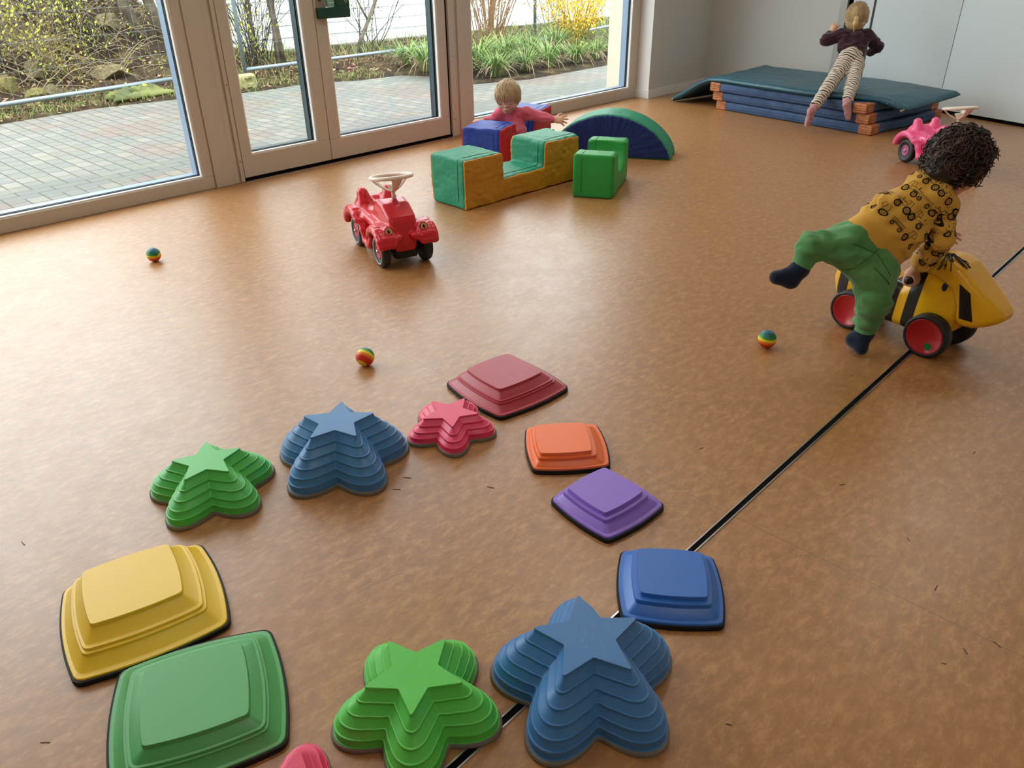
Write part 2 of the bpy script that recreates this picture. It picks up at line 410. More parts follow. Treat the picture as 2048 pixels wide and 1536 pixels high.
def window(name, x0, x1, gx0, gx1, gz0, root=None, kind='structure', z0=0.0, outer=m_outer2, ylast=4.50, gz1=2.82, z1=2.90, y0=4.39):
    mb = MB(); ring_frame(mb, x0, x1, z0, z1, gx0, gx1, gz0, gz1, y0, y0+.035)
    f = mb.build(name if root is None else 'window_frame', m_frame, root)
    if root is None: tag(f, kind='structure')
    bevel(f, .003)
    # glazing bead (bright inner lip), gasket, pane, outer frame
    mb = MB(); e = .009; ring_frame(mb, gx0-.002, gx1+.002, gz0-.002, gz1+.002, gx0+e, gx1-e, gz0+e, gz1-e, y0+.006, y0+.035); bead = mb.build('glazing_bead', m_white, f); bevel(bead, .002)
    mb = MB(); e = .013; ring_frame(mb, gx0+.004, gx1-.004, gz0+.004, gz1-.004, gx0+e, gx1-e, gz0+e, gz1-e, y0+.03, y0+.036); mb.build('gasket', m_dark, f)
    mb = MB(); mb.box((gx0+.004, y0+.04, gz0+.004), (gx1-.004, y0+.046, gz1-.004)); mb.build('window_pane', m_glass, f)
    mb = MB(); e = .014; ring_frame(mb, x0, x1, z0, z1, gx0+e, gx1-e, gz0+e, gz1-e, y0+.05, ylast); mb.build('outer_frame', outer, f)
    return f
window('window_1', -1.262, 2.046, -1.19, 1.984, .072)
w3 = window('window_2', 4.085, 6.213, 4.150, 6.105, .090)
# mullion posts
mb = MB(); mb.box((2.047, 4.378, 0), (2.156, 4.50, 2.90)); mb.box((2.156, 4.388, 0), (2.196, 4.50, 2.90)); o = struct('trim_8', mb, m_frame); bevel(o, .003)
mb = MB(); mb.box((2.196, 4.399, 0), (2.210, 4.50, 2.90)); mb.box((2.210, 4.386, 0), (2.2335, 4.50, 2.90)); o = struct('trim_9', mb, m_frame); bevel(o, .002)
mb = MB(); mb.box((3.930, 4.386, 0), (3.985, 4.50, 2.90)); mb.box((3.985, 4.398, 0), (4.012, 4.50, 2.90)); mb.box((4.012, 4.384, 0), (4.084, 4.50, 2.90)); o = struct('trim_10', mb, m_frame); bevel(o, .003)
# door leaves
def leaf(name, x0, x1, gx0, gx1, gz0):
    f = window(name, x0, x1, gx0, gx1, gz0, z0=.020, outer=m_outer, ylast=4.49)
    return f
dl = leaf('door_1', 2.239, 2.8615, 2.303, 2.775, .148)
dr = leaf('door_2', 2.8655, 3.906, 2.945, 3.832, .144)
mb = MB(); mb.box((2.234, 4.40, 0), (2.238, 4.5, 2.90)); mb.box((3.907, 4.405, 0), (3.9295, 4.5, 2.90)); mb.box((2.2345, 4.396, -.005), (3.9295, 4.5, .018)); mb.box((2.862, 4.405, .02), (2.865, 4.48, 2.90)); struct('trim_11', mb, m_black)
mb = MB(); mb.box((2.225, 4.368, 0), (3.94, 4.386, .004)); o = struct('trim_12', mb, m_alu)
# hinge-side screws of the door posts
mb = MB()
for z in (.12, .55, 1.0, 1.5):
    mb.lathe([(0.004, 0), (.003, .002)], (2.222, 4.386, z), (0, -1, 0), 10); mb.lathe([(0.004, 0), (.003, .002)], (3.957, 4.386, z), (0, -1, 0), 10)
struct('trim_13', mb, mat('screw_bronze', lin(120, 100, 84), .4, metal=.8))
# lock plate, lever and green escape-door guard on the right-hand leaf
mb = MB(); mb.box((2.880, 4.383, .905), (2.942, 4.391, 1.25)); pl = mb.build('lock_plate', mat('lock_plate_beige', lin(150, 136, 118), .35, .5), dr); bevel(pl, .003)
mb = MB(); mb.lathe([(.013, 0), (.012, .006)], (2.905, 4.384, .955), (0, -1, 0), 24); kh = mb.build('lock_cylinder', mat('lock_bronze', lin(96, 74, 58), .35, metal=.6), pl)
m_gr = mat('alarm_green', lin(8, 62, 44), .35, .5)
mb = MB(); mb.box((2.874, 4.352, .852), (3.098, 4.388, .912)); mb.box((2.998, 4.352, .912), (3.098, 4.388, 1.20)); gd = mb.build('door_alarm_housing', m_gr, dr); bevel(gd, .003)
mb = MB(); mb.box((2.944, 4.362, .914), (2.996, 4.384, 1.16)); o = mb.build('test_window', mat('alarm_window_pale_green', lin(126, 178, 156), .3), gd)
mb = MB()
for z in (.935, .965, .995): mb.box((2.950, 4.360, z), (2.992, 4.3622, z+.004))
mb.build('window_lines', mat('pale_print', lin(220, 236, 228), .5), gd)
mb = MB(); mb.box((3.030, 4.3508, .925), (3.034, 4.3522, 1.15)); mb.build('pale_groove', mat('groove_green', lin(40, 100, 82), .4), gd)
mb = MB()
mb.prism([(0, 0)]*3 and [(3.058, .948), (3.071, .930), (3.084, .948), (3.084, 1.10), (3.058, 1.10)], 0, .001)
mb.v = [(x, 4.3515-z, y) for x, y, z in mb.v]
st = mb.build('arrow_sticker', mat('sticker_cream', lin(196, 192, 160), .5), gd)
mb = MB()
mb.prism([(3.062, .950), (3.071, .936), (3.080, .950)], 0, .001)
for (ax_, ay_, bx_, by_) in ((3.066, .966, 3.071, .982), (3.076, .964, 3.071, .982), (3.071, .982, 3.074, .998), (3.067, .990, 3.078, .994)):
    dd = Vector((bx_-ax_, by_-ay_)).normalized(); nn = Vector((-dd.y, dd.x))*.0014
    mb.prism([(ax_+nn.x, ay_+nn.y), (ax_-nn.x, ay_-nn.y), (bx_-nn.x, by_-nn.y), (bx_+nn.x, by_+nn.y)], 0, .001)
mb.prism([(3.0745+.0025*math.cos(i), 1.002+.0025*math.sin(i)) for i in np.linspace(0, 6.28, 9)[:-1]], 0, .001)
mb.v = [(x, 4.3502-z, y) for x, y, z in mb.v]
mb.build('running_figure_pictogram', m_gr, st)

# glowing panels added out of view to go with the fill lights
m_fillglow = bpy.data.materials.new('fill_panel'); m_fillglow.use_nodes = True
_b = m_fillglow.node_tree.nodes['Principled BSDF']; _b.inputs['Emission Color'].default_value = (1, .95, .88, 1); _b.inputs['Emission Strength'].default_value = 2
for i, p in enumerate(FILL_SPOTS):
    t = empty('fill_lamp', (p[0], p[1], 3.10))
    tag(t, 'unseen flat white fill lamp added under the ceiling, ' + ['above the blue and green stars', 'above the foam blocks', 'above the place of the viewer', 'above the floor rail near the striped ride-on'][i], 'lamp', 'added fill lamps')
    mb = MB(); mb.box((-.62, -.32, -.06), (.62, .32, 0)); o = mb.build('fill_body', m_white, t); bevel(o, .005)
    mb = MB(); mb.box((-.58, -.28, -.068), (.58, .28, -.061)); mb.build('fill_panel', m_fillglow, t)
# ================================================================== outside: paving, planting, fence, house
def paving_material():
    m = bpy.data.materials.new('paving'); m.use_nodes = True; t = m.node_tree; b = t.nodes['Principled BSDF']; L = t.links.new
    tc = node(t, 'ShaderNodeTexCoord')
    def brick(rot, w, h, c1, c2, off=.5):
        mp = node(t, 'ShaderNodeMapping'); mp.inputs['Rotation'].default_value = (0, 0, rot); L(tc.outputs['Object'], mp.inputs[0])
        br = node(t, 'ShaderNodeTexBrick'); br.offset = off; br.inputs['Scale'].default_value = 1; br.inputs['Mortar Size'].default_value = .0055; br.inputs['Mortar Smooth'].default_value = .3; br.inputs['Bias'].default_value = -.55
        br.inputs['Brick Width'].default_value = w; br.inputs['Row Height'].default_value = h; br.inputs['Color1'].default_value = c1; br.inputs['Color2'].default_value = c2; br.inputs['Mortar'].default_value = lin(66, 62, 46)
        L(mp.outputs[0], br.inputs['Vector']); return br
    a = brick(math.pi/2, .15, .1, lin(106, 108, 104), lin(146, 138, 124)); c = brick(0, .2, .1, lin(98, 102, 98), lin(130, 126, 114)); d = brick(math.pi/2, .15, .1, lin(112, 101, 95), lin(130, 122, 110))
    sp = node(t, 'ShaderNodeSeparateXYZ'); L(tc.outputs['Object'], sp.inputs[0])
    # band of three rows laid parallel to the house
    g1 = node(t, 'ShaderNodeMath', operation='GREATER_THAN'); g1.inputs[1].default_value = 5.0; L(sp.outputs[1], g1.inputs[0])
    g2 = node(t, 'ShaderNodeMath', operation='LESS_THAN'); g2.inputs[1].default_value = 5.3; L(sp.outputs[1], g2.inputs[0])
    g = node(t, 'ShaderNodeMath', operation='MULTIPLY'); L(g1.outputs[0], g.inputs[0]); L(g2.outputs[0], g.inputs[1])
    n = node(t, 'ShaderNodeTexNoise'); n.inputs['Scale'].default_value = 1.1; n.inputs['Detail'].default_value = 1; L(tc.outputs['Object'], n.inputs['Vector'])
    r = node(t, 'ShaderNodeMapRange'); r.inputs[1].default_value = .52; r.inputs[2].default_value = .60; L(n.outputs['Fac'], r.inputs[0])
    m0 = node(t, 'ShaderNodeMix', data_type='RGBA'); L(r.outputs[0], m0.inputs[0]); L(a.outputs['Color'], m0.inputs[6]); L(d.outputs['Color'], m0.inputs[7])
    m1 = node(t, 'ShaderNodeMix', data_type='RGBA'); L(g.outputs[0], m1.inputs[0]); L(m0.outputs[2], m1.inputs[6]); L(c.outputs['Color'], m1.inputs[7])
    # moss patches
    n2 = node(t, 'ShaderNodeTexNoise'); n2.inputs['Scale'].default_value = 6; n2.inputs['Detail'].default_value = 8; n2.inputs['Roughness'].default_value = .75; L(tc.outputs['Object'], n2.inputs['Vector'])
    r2 = node(t, 'ShaderNodeMapRange'); r2.inputs[1].default_value = .52; r2.inputs[2].default_value = .72; r2.inputs[4].default_value = .45; L(n2.outputs['Fac'], r2.inputs[0])
    m2 = node(t, 'ShaderNodeMix', data_type='RGBA'); L(r2.outputs[0], m2.inputs[0]); L(m1.outputs[2], m2.inputs[6]); m2.inputs[7].default_value = lin(122, 128, 82)
    L(m2.outputs[2], b.inputs['Base Color']); b.inputs['Roughness'].default_value = .7
    bp = node(t, 'ShaderNodeBump'); bp.inputs['Strength'].default_value = .6; bp.inputs['Distance'].default_value = .004; bp.invert = True
    L(a.outputs['Fac'], bp.inputs['Height']); L(bp.outputs[0], b.inputs['Normal'])
    return m
EDGE = [(-4, 7.6), (1.8, 7.6), (2.6, 7.76), (3.4, 7.66), (4.15, 7.48), (4.75, 7.55), (5.2, 7.30), (5.75, 7.25), (5.9, 6.93), (5.82, 6.13), (6.43, 5.93), (7.96, 5.98), (13, 6.15)]
mb = MB(); mb.prism([(-4, 4.45), (13, 4.45)]+EDGE[::-1], -.15, -.004); o = mb.build('terrace_paving', paving_material()); tag(o, kind='structure')
def edge_y(x, y):
    # signed distance-ish: > 0 beyond the paving
    best = 1e9
    for i in range(len(EDGE)-1):
        a = np.array(EDGE[i]); b = np.array(EDGE[i+1]); p = np.array((x, y)); e = b-a; q = max(0, min(1, (p-a)@e/(e@e))); best = min(best, np.linalg.norm(p-a-e*q))
    poly = [(-4, 4.45), (13, 4.45)]+EDGE[::-1]
    ins = False
    for i in range(len(poly)):
        x1, y1 = poly[i]; x2, y2 = poly[i-1]
        if (y1 > y) != (y2 > y) and x < (x2-x1)*(y-y1)/(y2-y1)+x1: ins = not ins
    return -best if ins else best
def sst(a, b, x): q = max(0, min(1, (x-a)/(b-a))); return q*q*(3-2*q)
def ground_z(x, y, e=None):
    e = edge_y(x, y) if e is None else e
    z = -.06+.075*sst(-.04, .05, e)+.03*sst(.2, .8, e)
    z += .95*sst(8.2, 11.0, y+.25*math.sin(x*1.7))*(1-sst(3.9, 5.2, x))
    z += .018*(wob(np.array([[x, y, 0.]]), 5)[0])*sst(.05, .4, e)
    return float(z)
xs = np.linspace(-4, 14, 150); ys = np.linspace(5.7, 13, 80); V = []; F = []
for i, x in enumerate(xs):
    for j, y in enumerate(ys): V.append((x, y, ground_z(x, y)))
for i in range(len(xs)-1):
    for j in range(len(ys)-1): F.append((i*80+j, (i+1)*80+j, (i+1)*80+j+1, i*80+j+1))
m_soil = mat('garden_soil', lin(60, 50, 40), .95, .1, bump=(30, 1.0, .03), var=(5, lin(104, 92, 64), .48, .72))
o = link_mesh('garden_ground', V, F, m_soil, smooth=True); tag(o, kind='structure')

rnd = random.Random(11)
def blade(mb, x, y, z, h, a, lean, w, m=0, droop=.5, n=5):
    """a bent leaf blade, two-sided thin wedge"""
    dx, dy = math.cos(a), math.sin(a); px, py = -dy, dx; v = []; f = []
    for i in range(n+1):
        q = i/n; r = lean*h*q**1.3; zz = z+h*(q-droop*q**2.6); ww = w*(1-q)**.6+.0003
        v += [(x+dx*r+px*ww, y+dy*r+py*ww, zz), (x+dx*r-px*ww, y+dy*r-py*ww, zz), (x+dx*r, y+dy*r, zz-.15*ww-.0006)]
    for i in range(n):
        a0, b0 = i*3, i*3+3
        f += [(a0, b0, b0+1, a0+1), (a0+1, b0+1, b0+2, a0+2), (a0+2, b0+2, b0, a0)]
    mb.add(v, f, m)
m_sedge = [mat('sedge_green', lin(84, 118, 56), .5, .4, var=(9, lin(150, 172, 88), .35, .65)), mat('sedge_straw', lin(150, 128, 96), .7, .2, var=(9, lin(196, 178, 148), .4, .6))]
def sedge_mesh(seed, H):
    mb = MB(); r = random.Random(seed)
    for i in range(210):
        a = r.uniform(0, 6.283); dead = r.random() < .22; rr = r.uniform(0, .05)
        h = H*r.uniform(.6, 1.1)*(.75 if dead else 1)
        blade(mb, math.cos(a)*rr, math.sin(a)*rr, .0, h, a+r.uniform(-.4, .4), r.uniform(.25, 1.0)*(1.25 if dead else 1), r.uniform(.0035, .006), 1 if dead else 0, droop=r.uniform(.35, .8)+(.35 if dead else 0), n=5)
    return mb
protos = []
spots = [(6.02, 7.12, 'beside the bent paving corner'), (6.42, 6.72, ''), (6.28, 6.28, ''), (6.72, 6.24, ''), (7.16, 6.30, ''), (7.62, 6.28, ''), (8.10, 6.36, ''), (8.62, 6.42, ''), (9.2, 6.5, ''), (6.95, 6.80, ''), (7.45, 6.85, ''), (8.0, 6.9, ''), (8.6, 7.0, ''), (6.15, 7.62, ''), (5.98, 6.62, ''), (9.7, 6.7, '')]
for i, (x, y, _) in enumerate(spots):
    if i < 4:
        o = sedge_mesh(20+i, .46).build('sedge_clump', m_sedge[0], None, False, mats=m_sedge); protos.append(o)
    else: o = protos[i % 4].copy(); COL.objects.link(o)
    o.location = (x, y, ground_z(x, y)+.005); s = rnd.uniform(.9, 1.2)*(1.15 if y > 6.6 else 1); o.scale = (s, s, s); o.rotation_euler = (0, 0, rnd.uniform(0, 6.28))
    front = y < 6.5
    ordn = ['', 'second from the paving corner', 'leftmost of the front row', 'second from the left in the front row', 'third from the left in the front row', 'fourth from the left in the front row', 'fifth from the left in the front row', 'sixth from the left in the front row', 'rightmost of the front row', 'leftmost of the back row', 'under the brown upright shrub in the back row', 'left of the yellow shrub foot in the back row', 'right of the yellow shrub foot in the back row', 'farthest back beside the fence tube', 'on the inner corner of the bed', 'farthest right in the back row'][i]
    lab = 'arching green and straw sedge clump, ' + ordn
    if i == 0: lab = 'large sedge clump seen through the right-hand door leaf, overhanging the fence tube'
    tag(o, lab, 'grass clump', 'sedge clumps along the planting bed')

# low grass strip, weeds and fallen leaves (nobody could count them)
mb = MB()
for i in range(2600):
    x = rnd.uniform(.4, 5.6); e = rnd.uniform(.0, .5); 
    yb = np.interp(x, [p[0] for p in EDGE[:8]], [p[1] for p in EDGE[:8]]); y = yb+e
    blade(mb, x, y, ground_z(x, y, e), rnd.uniform(.03, .09), rnd.uniform(0, 6.28), .6, .0022, 1 if rnd.random() < .3 else 0, n=2)
for i in range(2600):
    x = rnd.uniform(4.4, 13); y = rnd.uniform(8.0, 10.0)
    blade(mb, x, y, ground_z(x, y), rnd.uniform(.08, .30), rnd.uniform(0, 6.28), .7, .0035, 1 if rnd.random() < .45 else 0, n=3)
o = mb.build('grass_strip', None, mats=[mat('lawn_green', lin(96, 128, 52), .6, .3, var=(6, lin(138, 158, 78), .4, .6)), mat('dry_grass', lin(166, 148, 104), .8, .2)]); tag(o, 'short green and dry grass growing between paving, fence and house', 'grass', kind='stuff')
mb = MB()
for i in range(3000):
    x = rnd.uniform(.5, 6.5); y = rnd.uniform(7.4, 10.2)
    if edge_y(x, y) < .02: continue
    z = ground_z(x, y)+.008; a = rnd.uniform(0, 6.28); s = rnd.uniform(.012, .03); c, s_ = math.cos(a)*s, math.sin(a)*s
    t1, t2 = rnd.uniform(-.4, .4)*s, rnd.uniform(-.4, .4)*s
    top = [(x+c, y+s_, z+t1), (x-s_*.5, y+c*.5, z+t2), (x-c, y-s_, z-t1+.01), (x+s_*.5, y-c*.5, z-t2)]
    mb.add(top+[(p[0], p[1], p[2]-.002) for p in top], [(0, 1, 2, 3), (7, 6, 5, 4), (0, 4, 5, 1), (1, 5, 6, 2), (2, 6, 7, 3), (3, 7, 4, 0)], rnd.choice([0, 0, 1]))
o = mb.build('leaf_litter', None, mats=[mat('dead_leaf_brown', lin(112, 84, 66), .8, .2), mat('dead_leaf_tan', lin(164, 140, 110), .8, .2)]); tag(o, 'brown fallen leaves covering the bank behind the fence', 'leaves', kind='stuff')

# rocks on the bank
m_rock = [mat('sandstone', lin(104, 94, 70), .85, .2, bump=(14, .9, .02), var=(6, lin(146, 132, 98), .4, .6)), mat('mossy_stone', lin(112, 108, 62), .85, .2, bump=(14, .9, .02), var=(6, lin(150, 138, 88), .4, .6))]
def rock(seed, m):
    bm = bmesh.new(); bmesh.ops.create_icosphere(bm, subdivisions=3, radius=1); r = random.Random(seed)
    cuts = [(Vector((r.uniform(-1, 1), r.uniform(-1, 1), r.uniform(-1, 1))).normalized(), r.uniform(.5, .8)) for _ in range(9)]
    for v in bm.verts:
        for n_, d_ in cuts:
            q = v.co.dot(n_)
            if q > d_: v.co -= n_*(q-d_)
        v.co += Vector([.02*r.uniform(-1, 1) for _ in range(3)])
    me = bpy.data.meshes.new('rock'); bm.to_mesh(me); bm.free(); me.materials.append(m); o = bpy.data.objects.new('rock', me); COL.objects.link(o); return o
rk = [(1.75, 8.95, .24, .17), (2.25, 8.75, .13, .10), (2.6, 9.0, .11, .13), (1.95, 8.4, .12, .09), (2.35, 8.35, .11, .08), (2.55, 8.45, .09, .07), (3.25, 8.85, .24, .09), (1.4, 8.5, .2, .16), (2.95, 9.5, .16, .10), (1.6, 9.5, .22, .16), (2.15, 9.6, .2, .14), (3.65, 9.6, .16, .12), (2.75, 8.3, .07, .05), (4.9, 9.2, .15, .09)]
rp = [rock(1, m_rock[0]), rock(2, m_rock[1]), rock(3, m_rock[0])]
for i, (x, y, s, h) in enumerate(rk):
    o = rp[i] if i < 3 else rp[i % 3].copy(); o.name = 'rock'
    if i >= 3: COL.objects.link(o)
    o.location = (x, y, ground_z(x, y)+h*.45); o.scale = (s, s*.8, h); o.rotation_euler = (rnd.uniform(-.3, .3), rnd.uniform(-.3, .3), rnd.uniform(0, 6.28))
    tag(o, ['largest pale rock on the bank at the far left of the window', 'mossy rock in the middle of the bank, just above the fence tube', 'pointed pale rock standing upright among the twigs on the bank', 'small rock low on the bank at the far left, near the paving', 'small rock low on the bank right of its lowest left neighbour', 'small flat rock close behind the fence tube, left of the green bag', 'large mossy flat rock on the bank below the leaning trunks', 'rock at the left end of the bank, partly cut off by the picture edge', 'rock high on the bank behind the flat mossy one', 'rock at the upper left of the bank under the twigs', 'rock in the upper middle of the bank under the twigs', 'rock beside the foot of the leaning tree', 'smallest rock, lying right behind the green bag', 'rock among the thin trunks behind the second fence panel'][i], 'rock', 'rocks on the bank')

# temporary mesh fence
m_galv = mat('galvanised_tube', lin(150, 166, 176), .4, .5, metal=.4); m_wire = mat('fence_wire', lin(150, 158, 160), .5, .5, metal=.4)
def fence(a, b, zb, label, post0=False, post1=False, zt=1.95):
    a = Vector((a[0], a[1], 0)); b = Vector((b[0], b[1], 0)); L = (b-a).length; d = (b-a)/L
    t = empty('mesh_fence', a, math.atan2(d.y, d.x)); tag(t, label, 'fence', 'temporary mesh fence panels')
    
    for zz in (zb, zt): mb = MB(); mb.tube([(0, 0, zz), (L, 0, zz)], .019, 12); mb.build('rail_tube', m_galv, t, True)
    for x, on in ((0, post0), (L, post1)):
        if on: mb = MB(); mb.tube([(x, 0, .02), (x, 0, zt+.1)], .021, 12); mb.build('post', m_galv, t, True)
    mb = MB(); z = zb+.02
    while z < zt: mb.tube([(0, 0, z), (L, 0, z)], .0016, 4); z += .22 if z < zb+1.5 else .22
    n = int(L/.105)
    for i in range(n+1):
        mb.tube([(i*L/n, .002, zb), (i*L/n, .002, zt)], .0011, 4)
        if i % 1 == 0: mb.lathe([(.0205, -.003), (.0205, .003)], (i*L/n, 0, zb), (1, 0, 0), 8)
    o = mb.build('wire_mesh', m_wire, t)
    return t
fence((.9, 7.70), (4.18, 8.376), .10, 'galvanised mesh fence panel in front of the rocky bank', post1=True, post0=True)
fence((4.281, 7.99), (7.3, 8.19), .14, 'galvanised mesh fence panel in front of the tree trunks', post0=True)
fence((8.3, 7.55), (11.4, 8.3), .14, 'galvanised mesh fence panel behind the yellow shrub', post0=True, post1=True)
# fence foot
B = SDF((3.95, 7.55, -.02), (4.27, 7.80, .2), .006)
B.rbox((4.105, 7.675, .072), (.088, .062, .072), .022); B.rbox((4.105, 7.60, .085), (.042, .03, .022), .006, op='sub'); B.warp(lambda P: wob(P, 60)*.003)
V, Fc = B.mesh(1); V[:, 2] = np.maximum(V[:, 2], -.003); o = link_mesh('concrete_block', V-np.array([4.105, 7.675, 0]), Fc, mat('mossy_concrete', lin(150, 148, 100), .9, .2, bump=(60, .8, .004), var=(16, lin(184, 178, 130), .4, .6)), None, True, loc=(4.105, 7.675, 0)); tag(o, 'mossy yellowish concrete fence foot with a rectangular hole, on the paving edge', 'fence foot')
# crumpled green bag
nx_, ny_ = 46, 26; V = []; F = []
for i in range(nx_):
    for j in range(ny_):
        u, v = i/(nx_-1), j/(ny_-1); e = min(u, 1-u, v, 1-v)*2
        p = np.array([[u*3, v*2, 0.]]); z = .02+.085*e**.5*(.6+.5*abs(wob(p, 3.1)[0]))+.03*wob(p, 7)[0]*e
        V.append((-.30+.60*u+.03*wob(p, 4)[0]*(1-e), -.17+.34*v+.03*wob(p+3, 5)[0]+.09*u, max(z, .004)))
nb = len(V); V += [(a, b, c-.006 if c > .02 else .0) for a, b, c in V]
for i in range(nx_-1):
    for j in range(ny_-1):
        q = (i*ny_+j, (i+1)*ny_+j, (i+1)*ny_+j+1, i*ny_+j+1); F.append(q); F.append(tuple(nb+k for k in reversed(q)))
rim = [i*ny_ for i in range(nx_)]+[(nx_-1)*ny_+j for j in range(1, ny_)]+[i*ny_+ny_-1 for i in range(nx_-2, -1, -1)]+[j for j in range(ny_-2, 0, -1)]
for k in range(len(rim)): a, b = rim[k], rim[(k+1) % len(rim)]; F.append((a, nb+a, nb+b, b))
o = link_mesh('crumpled_bag', V, F, mat('bag_green', lin(72, 80, 34), .55, .4, var=(5, lin(112, 118, 54), .4, .6)), None, True, loc=(3.12, 7.93, .02)); tag(o, 'crumpled olive green plastic bag lying under the fence tube', 'bag')
B = SDF((-.10, -.06, -.01), (.12, .08, .16), .008); B.ell((0, 0, .03), (.035, .02, .03)); B.cap((.01, 0, .02), (-.015, .01, .06), .018, .006, k=.02); B.warp(lambda P: wob(P, 50)*.006)
V, Fc = B.mesh(1); link_mesh('yellow_flap', V+np.array([.12, .10, .04]), Fc, mat('bag_yellow', lin(214, 204, 40), .5), o, True)

# trees and shrubs
def grow(mb, p, d, L, r, depth, rn, tips, wig=.18, kids=3, m=0):
    pts = [p]; rr = [r]; n = 7; q = Vector(d).normalized()
    for i in range(n):
        q = (q+Vector((rn.uniform(-wig, wig), rn.uniform(-wig, wig), rn.uniform(-wig*.6, wig*.8)))).normalized(); pts.append(pts[-1]+q*L/n); rr.append(r*(1-.55*(i+1)/n))
    mb.tube(pts, rr, 8 if r > .02 else 4, m)
    if depth > 0:
        for k in range(kids):
            i = rn.randint(2, n); a = rn.uniform(0, 6.28); s = Vector((math.cos(a), math.sin(a), rn.uniform(.1, .9))).normalized()
            grow(mb, pts[i], (q*.7+s), L*rn.uniform(.5, .75), rr[i]*.6, depth-1, rn, tips, wig*1.15, kids, m)
    if depth <= 1: tips += pts[1:]
def leaves(tips, n, size, rn, spread=.06, shape=.45):
    mb = MB()
    for i in range(n):
        p = rn.choice(tips)+Vector([rn.gauss(0, spread) for _ in range(3)]); s = size*rn.uniform(.6, 1.3)
        d = Vector([rn.uniform(-1, 1) for _ in range(3)]).normalized(); u = d.orthogonal().normalized(); w = d.cross(u)*shape
        mb.add([p-u*s, p+w*s, p+u*s, p-w*s, p+d*s*.12, p-d*s*.12], [(0, 1, 4), (1, 2, 4), (2, 3, 4), (3, 0, 4), (1, 0, 5), (2, 1, 5), (3, 2, 5), (0, 3, 5)])
    return mb
m_bark = mat('bark', lin(86, 78, 66), .9, .2, bump=(30, 1, .01), var=(10, lin(120, 110, 92), .4, .6)); m_twig = mat('twig', lin(140, 122, 96), .8, .2); m_twigd = mat('twig_dark', lin(64, 56, 52), .8, .2)
m_lf = mat('young_leaf', lin(162, 170, 60), .5, .3, var=(4, lin(196, 196, 84), .4, .6)); m_lf2 = mat('fresh_green_leaf', lin(112, 146, 66), .5, .3); m_fors = mat('forsythia_petal', lin(244, 196, 24), .5, .3, var=(7, lin(252, 222, 70), .4, .6))
def tree(x, y, h, r, lean, seed, label, nleaf=160, depth=2, trunks=1):
    z = ground_z(x, y)-.03; t = empty('tree', (x, y, z)); tag(t, label, 'tree', 'trees behind the fence'); rn = random.Random(seed); tips = []; mb = MB()
    for k in range(trunks):
        d = Vector((lean[0]+rn.uniform(-.12, .12)*(k > 0), lean[1]+rn.uniform(-.1, .1), 1)); grow(mb, Vector((rn.uniform(-.12, .12)*(trunks > 1), rn.uniform(-.1, .1)*(trunks > 1), 0)), d, h, r*rn.uniform(.8, 1.1), depth, rn, tips, .07, 4)
    mb.build('trunk', m_bark, t, True); leaves(tips, nleaf, .020, rn, .05).build('foliage', m_lf, t)
tree(4.98, 8.50, 2.6, .028, (.02, .1), 5, 'grey-barked tree just right of the fence post, with a straight trunk')
tree(5.12, 8.62, 2.6, .050, (-.03, .05), 6, 'thicker tree trunk in the middle of the group behind the fence')
tree(5.38, 8.62, 2.4, .060, (.06, .0), 7, 'forked tree trunk leaning right at the edge of the left door pane')
tree(3.95, 9.2, 2.4, .075, (-.32, .0), 8, 'tree leaning left at the right edge of the large window', trunks=2)
tree(6.20, 8.75, 1.9, .035, (.75, .1), 9, 'slim dark sapling arching right behind the door guard', depth=3, nleaf=120)
tree(4.84, 8.75, 2.3, .032, (.0, .05), 10, 'thin dark sapling nearest the fence post', depth=2)
def shrub(x, y, h, n, seed, label, mt, ml, nleaf, size, spread, lean=(0, 0), fan=.5, r0=.006, sub=2, name='bare_shrub', lname='foliage', zoff=0, spread2=.05, base=.12):
    z = ground_z(x, y)-.02; t = empty(name, (x, y, z)); tag(t, label, 'shrub', 'shrubs outside the windows'); rn = random.Random(seed); tips = []; mb = MB()
    for k in range(n):
        a = rn.uniform(0, 6.28); f = fan*rn.uniform(.1, 1)
        grow(mb, Vector((rn.uniform(-base, base), rn.uniform(-base, base), 0)), Vector((math.cos(a)*f+lean[0], math.sin(a)*f+lean[1], 1)), h*rn.uniform(.7, 1.1), r0, 1, rn, tips, spread, sub)
    mb.build('stems', mt, t)
    if nleaf: leaves(tips, nleaf, size, rn, spread2).build(lname, ml, t)
for i, (x, y, h, lean) in enumerate([(1.5, 9.0, 1.4, (-.2, -.1)), (2.3, 9.2, 1.5, (-.5, -.2)), (2.9, 9.0, 1.4, (-.7, -.2)), (3.4, 9.3, 1.5, (-.6, -.1)), (1.9, 10.0, 1.4, (.1, -.1)), (3.0, 10.0, 1.5, (-.2, 0))]):
    shrub(x, y, h*.8, 30, 30+i, ['twiggy shrub with pale twigs at the far left behind the fence', 'twiggy shrub arching left over the rocks', 'twiggy shrub with drooping pale twigs right of the rocks', 'twiggy shrub in front of the leaning tree', 'twiggy shrub high on the bank at the left', 'twiggy shrub high on the bank behind the leaning twigs'][i], m_twig if i % 2 == 0 else m_twigd, m_lf, 620, .020, .16, lean, .8, .0045)
shrub(4.72, 8.50, 1.0, 12, 44, 'leafy young shrub standing directly beside the blue-grey fence post', m_twigd, m_lf, 260, .022, .15, (0, 0), .3)
shrub(4.98, 9.0, 1.1, 22, 45, 'dark twiggy shrub among the tree trunks', m_twigd, m_lf2, 160, .018, .2, (0, 0), .5)
shrub(7.35, 7.45, 1.5, 44, 46, 'dense brown upright shrub left of the yellow one', mat('cane_brown', lin(150, 118, 88), .8, .2), m_lf2, 420, .016, .07, (0.0, 0), .42, .007, 2, spread2=.05)
